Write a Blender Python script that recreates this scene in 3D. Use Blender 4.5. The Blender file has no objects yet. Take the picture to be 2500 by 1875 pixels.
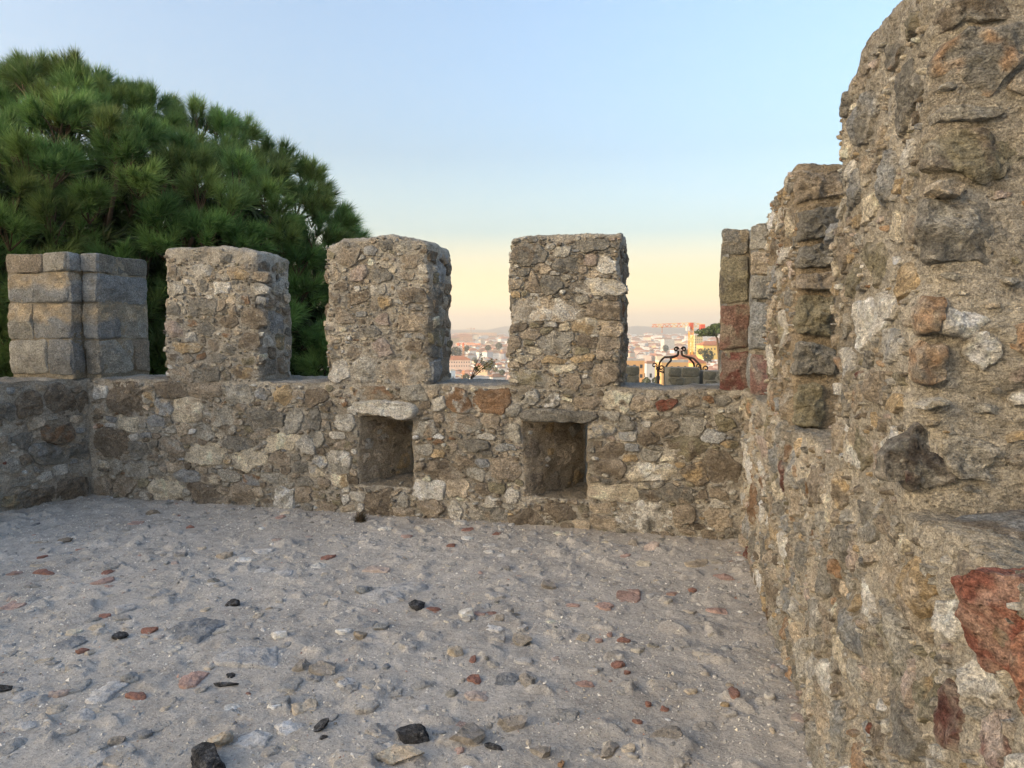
import bpy, math, random
import numpy as np
from mathutils import Vector, Matrix

C = bpy.context.scene
R = math.radians
random.seed(7)

# ------------------------------------------------------------------ camera
YAW, PITCH, FPX = R(14.47), R(4.01), 1732.6      # focal length in pixels of the 2500 px wide photograph
EYE = np.array([0.0, 0.0, 1.6])
cam_d = bpy.data.cameras.new("camera")
cam = bpy.data.objects.new("camera", cam_d)
C.collection.objects.link(cam)
cam.location = EYE
cam.rotation_euler = (R(90) - PITCH, 0, YAW)
cam_d.sensor_width = 36.0
cam_d.lens = FPX / 2500 * 36.0
cam_d.clip_start = 0.05
cam_d.clip_end = 40000
C.camera = cam

# ------------------------------------------------------------------ sky, sun, exposure
HAZE = 0.00030
SUN_EL, SUN_AZ = R(7.5), YAW + R(118)            # azimuth counter-clockwise from +Y: low on the left, a little behind
sun_dir = Vector((-math.sin(SUN_AZ) * math.cos(SUN_EL), math.cos(SUN_AZ) * math.cos(SUN_EL), math.sin(SUN_EL)))
w = bpy.data.worlds.new("World")
C.world = w
w.use_nodes = True
nt = w.node_tree
nt.nodes.clear()
out = nt.nodes.new("ShaderNodeOutputWorld")
sky = nt.nodes.new("ShaderNodeTexSky")
sky.sky_type = 'NISHITA'
sky.sun_disc = False
sky.sun_elevation = SUN_EL
sky.sun_rotation = -SUN_AZ
sky.altitude = 100
sky.air_density = 0.95
sky.dust_density = 9.0
sky.ozone_density = 1.65
bgn = nt.nodes.new("ShaderNodeBackground")
bgn.inputs["Strength"].default_value = 0.15
bgd = nt.nodes.new("ShaderNodeBackground")
bgd.inputs["Strength"].default_value = 1.0
add = nt.nodes.new("ShaderNodeAddShader")
tc = nt.nodes.new("ShaderNodeTexCoord")
sep = nt.nodes.new("ShaderNodeSeparateXYZ")
ramp = nt.nodes.new("ShaderNodeValToRGB")
nt.links.new(tc.outputs["Generated"], sep.inputs[0])
nt.links.new(sep.outputs["Z"], ramp.inputs[0])
# warm dust near the horizon, the same all round
SKY_RAMP = [(0.0, (0.40, 0.275, 0.125)), (0.04, (0.36, 0.255, 0.115)), (0.085, (0.19, 0.15, 0.075)), (0.14, (0.04, 0.05, 0.045)), (0.24, (0.0, 0.0, 0.0)), (1.0, (0.0, 0.0, 0.0))]
el = ramp.color_ramp.elements
while len(el) < len(SKY_RAMP):
    el.new(0.5)
for e, (p, c) in zip(el, SKY_RAMP):
    e.position = p
    e.color = (*c, 1)
nt.links.new(sky.outputs[0], bgn.inputs[0])
nt.links.new(ramp.outputs[0], bgd.inputs[0])
nt.links.new(bgn.outputs[0], add.inputs[0])
nt.links.new(bgd.outputs[0], add.inputs[1])
nt.links.new(add.outputs[0], out.inputs[0])

sl = bpy.data.lights.new("sun", 'SUN')
sl.energy = 1.15
sl.angle = R(0.6)
sl.color = (1.0, 0.78, 0.54)
so = bpy.data.objects.new("sun", sl)
C.collection.objects.link(so)
so.rotation_euler = (-sun_dir).to_track_quat('-Z', 'Y').to_euler()
so.location = (-20, -20, 30)

C.view_settings.view_transform = 'Standard'
C.view_settings.look = 'None'
C.view_settings.gamma = 1
C.view_settings.use_curve_mapping = False
C.view_settings.exposure = 2.43
C.render.engine = 'CYCLES'
C.cycles.max_bounces = 6
C.cycles.diffuse_bounces = 4
C.cycles.glossy_bounces = 2
C.cycles.volume_bounces = 0
C.cycles.transparent_max_bounces = 6
C.cycles.use_adaptive_sampling = True
C.cycles.adaptive_threshold = 0.012
C.cycles.use_denoising = True
C.cycles.denoiser = 'OPENIMAGEDENOISE'
C.cycles.denoising_input_passes = 'RGB_ALBEDO_NORMAL'

# ------------------------------------------------------------------ numpy noise
_rng = np.random.RandomState(11)
_perm = np.concatenate([_rng.permutation(256)] * 3).astype(np.int32)
_g = _rng.normal(size=(256, 3))
_g = (_g / np.linalg.norm(_g, axis=1)[:, None]).astype(np.float32)


def perlin(p):
    p = np.asarray(p, np.float32)
    i = np.floor(p).astype(np.int32)
    f = p - i
    u = f * f * f * (f * (f * 6 - 15) + 10)
    i &= 255
    res = 0
    for dx in (0, 1):
        wx = u[:, 0] if dx else 1 - u[:, 0]
        hx = _perm[i[:, 0] + dx]
        for dy in (0, 1):
            wy = u[:, 1] if dy else 1 - u[:, 1]
            hy = _perm[hx + i[:, 1] + dy]
            for dz in (0, 1):
                wz = u[:, 2] if dz else 1 - u[:, 2]
                h = _perm[hy + i[:, 2] + dz] & 255
                g = _g[h]
                d = g[:, 0] * (f[:, 0] - dx) + g[:, 1] * (f[:, 1] - dy) + g[:, 2] * (f[:, 2] - dz)
                res = res + wx * wy * wz * d
    return res * 1.5


def fbm(p, scale, octaves=4, gain=0.5, seed=0.0):
    p = np.asarray(p, np.float32) * scale + seed
    a, r = 1.0, 0.0
    for _ in range(octaves):
        r = r + a * perlin(p)
        p = p * 2.03 + 17.3
        a *= gain
    return r


def ridged(p, scale, octaves=4, seed=0.0):
    p = np.asarray(p, np.float32) * scale + seed
    a, r = 1.0, 0.0
    for _ in range(octaves):
        r = r + a * (1 - 2 * np.abs(perlin(p)))
        p = p * 2.1 + 9.1
        a *= 0.5
    return r - 0.8


def smooth(a, b, x):
    t = np.clip((x - a) / (b - a), 0, 1)
    return t * t * (3 - 2 * t)


# ------------------------------------------------------------------ object helpers
def link(o, parent=None):
    C.collection.objects.link(o)
    if parent is not None:
        o.parent = parent
    return o


def mesh_np(name, verts, faces, mat, parent=None, loc=None, col=None, smooth_shade=True, sharp=None):
    """one mesh object from numpy arrays; faces is (n,4) or (n,3), or a list of both arrays"""
    verts = np.asarray(verts, np.float32)
    if loc is not None:
        verts = verts - np.asarray(loc, np.float32)
    fl = faces if isinstance(faces, list) else [faces]
    fl = [np.asarray(f, np.int32) for f in fl if len(f)]
    me = bpy.data.meshes.new(name)
    nf = sum(len(f) for f in fl)
    nl = sum(f.size for f in fl)
    me.vertices.add(len(verts))
    me.loops.add(nl)
    me.polygons.add(nf)
    me.vertices.foreach_set("co", verts.ravel())
    me.loops.foreach_set("vertex_index", np.concatenate([f.ravel() for f in fl]))
    tot = np.concatenate([np.full(len(f), f.shape[1], np.int32) for f in fl])
    st = np.concatenate([[0], np.cumsum(tot)[:-1]]).astype(np.int32)
    me.polygons.foreach_set("loop_start", st)
    me.polygons.foreach_set("use_smooth", np.full(nf, bool(smooth_shade)))
    me.update(calc_edges=True)
    if sharp:
        me.set_sharp_from_angle(angle=R(sharp))
    if col is not None:
        a = me.color_attributes.new("col", 'FLOAT_COLOR', 'POINT')
        c4 = np.ones((len(verts), 4), np.float32)
        c4[:, :3] = col
        a.data.foreach_set("color", c4.ravel())
    for m in (mat if isinstance(mat, (list, tuple)) else [mat]):
        me.materials.append(m)
    o = bpy.data.objects.new(name, me)
    if loc is not None:
        o.location = loc
    return link(o, parent)


def empty(name, loc=(0, 0, 0), parent=None):
    o = bpy.data.objects.new(name, None)
    o.location = loc
    o.empty_display_size = 0.2
    return link(o, parent)


def tag(o, label=None, cat=None, group=None, kind=None):
    if cat and not kind:
        kind = "thing"
    for k, v in (("label", label), ("category", cat), ("group", group), ("kind", kind)):
        if v:
            o[k] = v
    return o


class Acc:
    """collects vertices and faces of one mesh"""
    def __init__(s):
        s.v, s.q, s.t, s.c, s.n = [], [], [], [], 0

    def add(s, v, q=None, t=None, c=None):
        v = np.asarray(v, np.float32).reshape(-1, 3)
        s.v.append(v)
        if q is not None and len(q):
            s.q.append(np.asarray(q, np.int32).reshape(-1, 4) + s.n)
        if t is not None and len(t):
            s.t.append(np.asarray(t, np.int32).reshape(-1, 3) + s.n)
        if c is not None:
            s.c.append(np.broadcast_to(np.asarray(c, np.float32), v.shape))
        s.n += len(v)

    def box(s, lo, hi, rot=0.0, c=None, bottom=True):
        x0, y0, z0 = lo
        x1, y1, z1 = hi
        v = np.array([(x0, y0, z0), (x1, y0, z0), (x1, y1, z0), (x0, y1, z0), (x0, y0, z1), (x1, y0, z1), (x1, y1, z1), (x0, y1, z1)], np.float32)
        q = [(0, 1, 5, 4), (1, 2, 6, 5), (2, 3, 7, 6), (3, 0, 4, 7), (4, 5, 6, 7)] + ([(3, 2, 1, 0)] if bottom else [])
        s.add(v, q=q, c=c)

    def tube(s, pts, rad, seg=6, c=None, cap=True):
        pts = np.asarray(pts, np.float32)
        n = len(pts)
        rad = np.broadcast_to(np.asarray(rad, np.float32), (n,))
        tg = np.gradient(pts, axis=0)
        tg /= np.linalg.norm(tg, axis=1)[:, None] + 1e-9
        up = np.array([0.3, 0.5, 0.81], np.float32)
        a = np.cross(tg, up)
        a /= np.linalg.norm(a, axis=1)[:, None] + 1e-9
        b = np.cross(tg, a)
        th = np.linspace(0, 2 * np.pi, seg, endpoint=False)
        ring = pts[:, None] + rad[:, None, None] * (np.cos(th)[None, :, None] * a[:, None] + np.sin(th)[None, :, None] * b[:, None])
        idx = np.arange(n * seg).reshape(n, seg)
        i0, i1 = idx[:-1], idx[1:]
        q = np.stack([i0, np.roll(i0, -1, 1), np.roll(i1, -1, 1), i1], -1).reshape(-1, 4)
        t = []
        v = ring.reshape(-1, 3)
        if cap:
            v = np.concatenate([v, pts[[0, -1]]])
            k = n * seg
            t = [(k, idx[0][(j + 1) % seg], idx[0][j]) for j in range(seg)] + [(k + 1, idx[-1][j], idx[-1][(j + 1) % seg]) for j in range(seg)]
        s.add(v, q=q, t=t, c=c)

    def build(s, name, mat, parent=None, loc=None, smooth_shade=True):
        return mesh_np(name, np.concatenate(s.v), [np.concatenate(x) for x in (s.q, s.t) if x], mat, parent, loc,
                       np.concatenate(s.c) if s.c else None, smooth_shade)


class Frame:
    """a vertical wall face: s along it, z up, d behind it"""
    def __init__(f, o, sdir, ndir):
        f.o = np.array(o, np.float64)
        f.S = np.array(sdir, np.float64) / np.linalg.norm(sdir)
        f.N = np.array(ndir, np.float64) / np.linalg.norm(ndir)

    def P(f, s, z, d=0.0):
        s, z, d = np.broadcast_arrays(np.asarray(s, float), np.asarray(z, float), np.asarray(d, float))
        p = f.o + s[..., None] * f.S - d[..., None] * f.N
        p = p.copy()
        p[..., 2] = f.o[2] + z
        return p


def ray(px, py):
    """world direction of a pixel of the 2500 x 1875 photograph"""
    xc, yc = (px - 1250) / FPX, (937.5 - py) / FPX
    dy = math.cos(PITCH) + yc * math.sin(PITCH)
    dz = yc * math.cos(PITCH) - math.sin(PITCH)
    return np.array([xc * math.cos(YAW) - dy * math.sin(YAW), xc * math.sin(YAW) + dy * math.cos(YAW), dz])


def on_face(fr, px, py):
    d = ray(px, py)
    t = (fr.o - EYE) @ fr.N / (d @ fr.N)
    p = EYE + t * d
    return (p - fr.o) @ fr.S, p[2]


def on_ground(px, py, z=0.0):
    d = ray(px, py)
    t = (z - EYE[2]) / d[2]
    p = EYE + t * d
    return p[0], p[1]


def at_range(px, py, dist):
    """point seen at that pixel, at that horizontal distance"""
    d = ray(px, py)
    return EYE + d * dist / math.hypot(d[0], d[1])


# ------------------------------------------------------------------ materials
def new_mat(name):
    m = bpy.data.materials.new(name)
    m.use_nodes = True
    n = m.node_tree
    n.nodes.clear()
    return m, n


class NT:
    def __init__(s, tree):
        s.t = tree

    def n(s, typ, **kw):
        nd = s.t.nodes.new(typ)
        for k, v in kw.items():
            if k == "inp":
                for a, b in v.items():
                    if hasattr(b, "is_output"):
                        s.t.links.new(b, nd.inputs[a])
                    else:
                        nd.inputs[a].default_value = b
            else:
                setattr(nd, k, v)
        return nd

    def noise(s, vec, scale, detail=4, rough=0.55, dist=0.0):
        return s.n("ShaderNodeTexNoise", inp={"Vector": vec, "Scale": scale, "Detail": detail, "Roughness": rough, "Distortion": dist}).outputs[0]

    def mul(s, a, b, op='MULTIPLY', clamp=False):
        return s.n("ShaderNodeMath", operation=op, use_clamp=clamp, inp={0: a, 1: b}).outputs[0]

    def mapr(s, x, a, b, c=0.0, d=1.0):
        return s.n("ShaderNodeMapRange", inp={0: x, 1: a, 2: b, 3: c, 4: d}).outputs[0]

    def mix(s, f, a, b, blend='MIX'):
        nd = s.n("ShaderNodeMix", data_type='RGBA', blend_type=blend)
        for k, v in ((0, f), (6, a), (7, b)):
            if hasattr(v, "is_output"):
                s.t.links.new(v, nd.inputs[k])
            else:
                nd.inputs[k].default_value = v if k == 0 else (*v, 1)
        return nd.outputs[2]


def masonry_material(name, contrast=1.0, grain=1.0, crust=0.5, spots=1.0, bump=1.0, stain=0.4):
    """weathered stone or lime mortar: the colour of each piece comes from its own 'col' attribute"""
    m, tr = new_mat(name)
    k = NT(tr)
    geo = k.n("ShaderNodeNewGeometry")
    oi = k.n("ShaderNodeObjectInfo")
    pos = k.n("ShaderNodeVectorMath", operation='ADD', inp={0: geo.outputs["Position"]})
    sc = k.n("ShaderNodeVectorMath", operation='SCALE', inp={0: (3.1, 5.7, 2.3)})
    tr.links.new(oi.outputs["Random"], sc.inputs["Scale"])
    tr.links.new(sc.outputs[0], pos.inputs[1])
    p = pos.outputs[0]
    col = k.n("ShaderNodeVertexColor", layer_name="col").outputs[0]
    big = k.noise(p, 5.0, 5, 0.6)
    mid = k.noise(p, 19.0, 6, 0.65, 0.3)
    fine = k.noise(p, 75.0, 6, 0.7)
    grit = k.noise(p, 260.0, 3, 0.6)
    # tan stain
    c = k.mix(k.mapr(mid, 0.45, 0.72, 0, stain), col, (0.34, 0.265, 0.17))
    # grey black crust of lichen and dust
    cr = k.mul(k.mapr(big, 0.44, 0.66), k.mapr(fine, 0.38, 0.58))
    lum = k.n("ShaderNodeRGBToBW", inp={0: col}).outputs[0]
    c = k.mix(k.mul(k.mul(cr, crust), k.mapr(lum, .38, .6, 1.0, .3)), c, (0.085, 0.080, 0.070))
    # pale lime bloom
    bl = k.mul(k.mapr(k.noise(p, 11.0, 6, 0.7, 0.5), 0.55, 0.72), k.mapr(fine, 0.45, 0.6))
    c = k.mix(k.mul(bl, 0.55), c, (0.50, 0.46, 0.39))
    # value grain
    v = k.mapr(fine, 0.30, 0.70, 1 - 0.55 * contrast, 1 + 0.55 * contrast)
    v2 = k.mapr(grit, 0.30, 0.70, 1 - 0.35 * grain, 1 + 0.35 * grain)
    vv = k.mul(v, v2)
    c = k.mix(1.0, c, k.n("ShaderNodeCombineColor", inp={0: vv, 1: vv, 2: vv}).outputs[0], 'MULTIPLY')
    # lichen dots
    vo = k.n("ShaderNodeTexVoronoi", inp={"Vector": p, "Scale": 16.0, "Randomness": 1.0})
    dot = k.mul(k.mapr(k.mul(vo.outputs["Distance"], k.mapr(fine, 0.3, 0.7, 0.7, 1.3)), 0.13, 0.10, 0, 1),
                k.mapr(k.n("ShaderNodeSeparateColor", inp={0: vo.outputs["Color"]}).outputs[0], 0.86, 0.9, 0, 0.75 * spots))
    c = k.mix(dot, c, (0.60, 0.58, 0.52))
    # pits
    pv = k.n("ShaderNodeTexVoronoi", inp={"Vector": p, "Scale": 60.0, "Randomness": 1.0})
    pit = k.mul(k.mapr(pv.outputs["Distance"], 0.30, 0.12), k.mapr(mid, 0.48, 0.6))
    c = k.mix(k.mul(pit, 0.45), c, (0.06, 0.05, 0.04))
    # relief
    h = k.mul(mid, 0.030)
    h = k.mul(h, k.mul(fine, 0.016), 'ADD')
    h = k.mul(h, k.mul(grit, 0.0035), 'ADD')
    h = k.mul(h, k.mul(pit, -0.010), 'ADD')
    st = k.n("ShaderNodeVectorMath", operation='MULTIPLY', inp={0: p, 1: (1.0, 1.0, 3.2)}).outputs[0]
    lam = k.noise(st, 24.0, 7, 0.62, 0.8)
    crack = k.mapr(k.mul(k.mul(lam, 0.5, 'SUBTRACT'), 1.0, 'ABSOLUTE') if False else k.mul(k.mul(lam, -0.5, 'ADD'), 0.0, 'MAXIMUM'), 0.0, 0.05, 0.0, 1.0)
    h = k.mul(h, k.mul(crack, 0.006), 'ADD')
    bp_ = k.n("ShaderNodeBump", inp={"Strength": 0.9, "Distance": 1.0 * bump, "Height": h})
    bs = k.n("ShaderNodeBsdfPrincipled", inp={"Base Color": c, "Roughness": 0.92, "Specular IOR Level": 0.25, "Normal": bp_.outputs[0]})
    k.n("ShaderNodeOutputMaterial", inp={0: bs.outputs[0]})
    return m


def plain_material(name, color=None, rough=0.8, metallic=0.0, attr=None, vary=0.25, scale=8.0, objcolor=False):
    m, tr = new_mat(name)
    k = NT(tr)
    geo = k.n("ShaderNodeNewGeometry")
    if attr:
        base = k.n("ShaderNodeVertexColor", layer_name=attr).outputs[0]
    elif objcolor:
        base = k.n("ShaderNodeObjectInfo").outputs["Color"]
    else:
        base = k.n("ShaderNodeRGB").outputs[0]
        base.default_value = (*color, 1)
    nz = k.noise(geo.outputs["Position"], scale, 5, 0.6)
    v = k.mapr(nz, 0.25, 0.75, 1 - vary, 1 + vary)
    c = k.mix(1.0, base, k.n("ShaderNodeCombineColor", inp={0: v, 1: v, 2: v}).outputs[0], 'MULTIPLY')
    bs = k.n("ShaderNodeBsdfPrincipled", inp={"Base Color": c, "Roughness": rough, "Metallic": metallic, "Specular IOR Level": 0.3})
    k.n("ShaderNodeOutputMaterial", inp={0: bs.outputs[0]})
    return m


M_STONE = masonry_material("weathered_stone", 1.15, 1.1, 0.32, 1.0, 1.2, .15)
M_MORTAR = masonry_material("lime_mortar", .9, 1.2, 0.2, 0.5, 1.3, .2)

# stone colours (linear)
COL = dict(fpale=(.51, .50, .485), fslate=(.275, .285, .295), fgrey=(.33, .325, .31), fred=(.30, .155, .12), fpink=(.44, .30, .255), brown=(.295, .25, .195), dbrown=(.18, .15, .115), grey=(.34, .325, .285), dgrey=(.20, .192, .17), lgrey=(.50, .48, .435),
           cream=(.68, .61, .48), white=(.76, .73, .67), ochre=(.40, .305, .185), rust=(.235, .145, .085), red=(.27, .10, .07), dred=(.165, .066, .054),
           pinkgrey=(.43, .355, .31), bgrey=(.30, .31, .315), tan=(.43, .365, .28), olive=(.215, .195, .135), pink=(.42, .27, .22), black=(.045, .046, .05),
           basalt=(.10, .085, .075), slate=(.255, .262, .26), orange=(.44, .29, .18))
for _k in ('brown', 'dbrown', 'grey', 'dgrey', 'lgrey', 'ochre', 'rust', 'pinkgrey', 'bgrey', 'tan', 'olive', 'slate'):
    COL[_k] = tuple(min(.62, c * 1.22) for c in COL[_k])

# ------------------------------------------------------------------ stones
class Outline:
    """star-shaped outline of one stone on a wall face"""
    NT_ = 96
    TH = np.linspace(-np.pi, np.pi, NT_, endpoint=False)

    def __init__(o, s, z, a, b, rng, ang=0.0, blocky=0.3, col=None, jit=0.14, h=None, col2=None):
        o.s, o.z, o.a, o.b, o.col, o.h, o.col2, o.blocky = s, z, a, b, col, h, col2, blocky
        o.smear = None
        e = 2.1 + 6.0 * blocky
        K = rng.randint(7, 12)
        t = np.sort(rng.uniform(-np.pi, np.pi, K))
        if blocky > 0.5:
            ca = math.atan2(b * 0.97, a * 0.97)
            t = np.array([-np.pi + ca, -ca, ca, np.pi - ca]) + rng.uniform(-.06, .06, 4)
            t = np.sort(np.concatenate([t, rng.uniform(-np.pi, np.pi, 5)]))
        r = (np.abs(np.cos(t) / a) ** e + np.abs(np.sin(t) / b) ** e) ** (-1 / e)
        r = r * (1 + rng.uniform(-jit, jit * 0.7, len(t)))
        x, y = r * np.cos(t), r * np.sin(t)
        x2, y2 = np.append(x, x[0]), np.append(y, y[0])
        f = np.linspace(0, 1, 24, endpoint=False)
        X = (x2[:-1, None] + f * np.diff(x2)[:, None]).ravel()
        Y = (y2[:-1, None] + f * np.diff(y2)[:, None]).ravel()
        th, rr = np.arctan2(Y, X), np.hypot(X, Y)
        i = np.argsort(th)
        rad = np.interp(o.TH, th[i], rr[i], period=2 * np.pi)
        lim = (np.abs(np.cos(o.TH) / a) ** e + np.abs(np.sin(o.TH) / b) ** e) ** (-1 / e)
        rad = np.clip(rad, lim * 0.62, lim * 1.12)
        n = 3 + int(4 * rng.rand())
        for _ in range(3):
            rad = rad * (1 + 0.035 * np.sin(n * o.TH + rng.uniform(0, 6.3)))
            n = int(n * 1.8) + 1
        for _ in range(2):
            rad = (np.roll(rad, 1) + 2 * rad + np.roll(rad, -1)) / 4
        if ang:
            rad = np.interp(o.TH - ang, o.TH, rad, period=2 * np.pi)
        o.R = rad

    def rad(o, th):
        return np.interp(th, o.TH, o.R, period=2 * np.pi)

    def area(o):
        return 0.5 * float(np.mean(o.R ** 2)) * 2 * np.pi


def low_disp(p):
    """the slow part of the wall's unevenness, which stones share with the mortar"""
    p = np.asarray(p, np.float32)
    d = np.empty_like(p)
    for k in range(3):
        s = 13.0 * k + 3.0
        d[:, k] = 0.026 * fbm(p, 2.6, 2, 0.5, s) + 0.013 * fbm(p, 9.0, 2, 0.55, s)
    return d


def stone_mesh(fr, o, rng, cell=0.012, lift=0.0, rough=1.0, amp=0.0, nmin=14, kmin=3):
    """vertices, quads, tris and colours of one stone standing proud of a wall face"""
    rmean = float(np.mean(o.R))
    N = int(np.clip(2 * np.pi * rmean / cell, nmin, 88))
    K = int(np.clip(min(o.a, o.b) / cell * 1.1, kmin, 16))
    th = np.linspace(-np.pi, np.pi, N, endpoint=False)
    rb = o.rad(th)
    rr = np.concatenate([[1.06, 1.0, 0.95] if kmin > 1 else [1.05, .96], np.linspace(0.88, 0.0, K + 1)[:-1] if K > 1 else [0.6]])
    h = o.h if o.h is not None else float(np.clip(0.10 * min(o.a, o.b) + 0.008, 0.008, 0.018)) * rng.uniform(0.7, 1.3)
    pw = 7.0 + 8.0 * o.blocky
    X = (rr[:, None] * rb[None]) * np.cos(th)[None]
    Y = (rr[:, None] * rb[None]) * np.sin(th)[None]
    r1 = np.broadcast_to(np.clip(rr, 0, 1)[:, None], X.shape)
    H = h * (1 - r1 ** pw) ** 0.55
    for _ in range(rng.randint(3, 7)):
        a_ = rng.uniform(0, 6.283)
        m_ = rng.uniform(0.03, 0.30)
        off = h * rng.uniform(0.8, 1.25)
        H = np.minimum(H, off - m_ * (X * math.cos(a_) + Y * math.sin(a_)) - 0.0)
    H = np.maximum(H, -0.012)
    H[0] = -0.035
    H[1] = np.minimum(H[1], -0.004)
    s = np.append((o.s + X).ravel(), o.s)
    z = np.append((o.z + Y).ravel(), o.z)
    Hc = np.append(H.ravel(), H[-1].mean() + 0.001)
    p = fr.P(s, z, -Hc)
    if amp:
        p = p + low_disp(fr.P(s, z, 0.0)) * amp
    dn = fbm(p, 14.0, 4, 0.55) * min(0.020, 0.25 * h + 0.006) * rough + fbm(p, 60.0, 2) * 0.0028 * rough + ridged(p, 26.0, 2, 3.0) * 0.0035 * rough
    wgt = np.append(np.repeat(np.where(rr > 1.01, 0.0, 1.0), N), 1.0)
    p = p + (dn * wgt + lift)[:, None] * fr.N
    tang = fbm(p, 22.0, 2, 0.5, 31.0) * 0.006
    p = p + tang[:, None] * fr.S
    idx = np.arange(len(rr) * N).reshape(len(rr), N)
    i0, i1 = idx[:-1], idx[1:]
    q = np.stack([i0, np.roll(i0, -1, 1), np.roll(i1, -1, 1), i1], -1).reshape(-1, 4)
    c0 = len(rr) * N
    t = np.stack([idx[-1], np.roll(idx[-1], -1), np.full(N, c0)], -1)
    base = np.array(o.col if o.col is not None else COL['brown'])
    cn = fbm(p, 9.0, 3, 0.55, float(rng.uniform(0, 50)))
    c = base[None] * (1 + 0.30 * cn[:, None])
    if o.col2 is not None:
        if isinstance(o.col2, tuple) and o.col2[0] == 'band':       # bed of another colour across the block
            f = smooth(o.col2[2] - 0.035, o.col2[2] + 0.035, p[:, 2] + 0.05 * fbm(p, 6, 4)) * (.55 + .35 * smooth(-.3, .3, fbm(p, 9, 3, .6, 5.0)))
            c = c * (1 - f[:, None]) + f[:, None] * np.array(o.col2[1])[None] * (1 + 0.3 * cn[:, None])
        else:
            f = smooth(-0.1, 0.35, fbm(p, 11.0, 3, 0.5, 77.0))[:, None]
            c = c * (1 - f) + f * np.array(o.col2)[None]
    if o.smear is not None:
        f = o.smear[1] * np.append(np.repeat(np.clip((rr - .35) / .6, 0, 1), N), 0.0)[:, None] * smooth(-.25, .3, fbm(p, 16.0, 3, .6, 91.0))[:, None]
        c = c * (1 - f) + f * np.array(o.smear[0])[None]
    c = np.clip(c, 0.012, 0.72)
    return p, q, t, c


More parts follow.
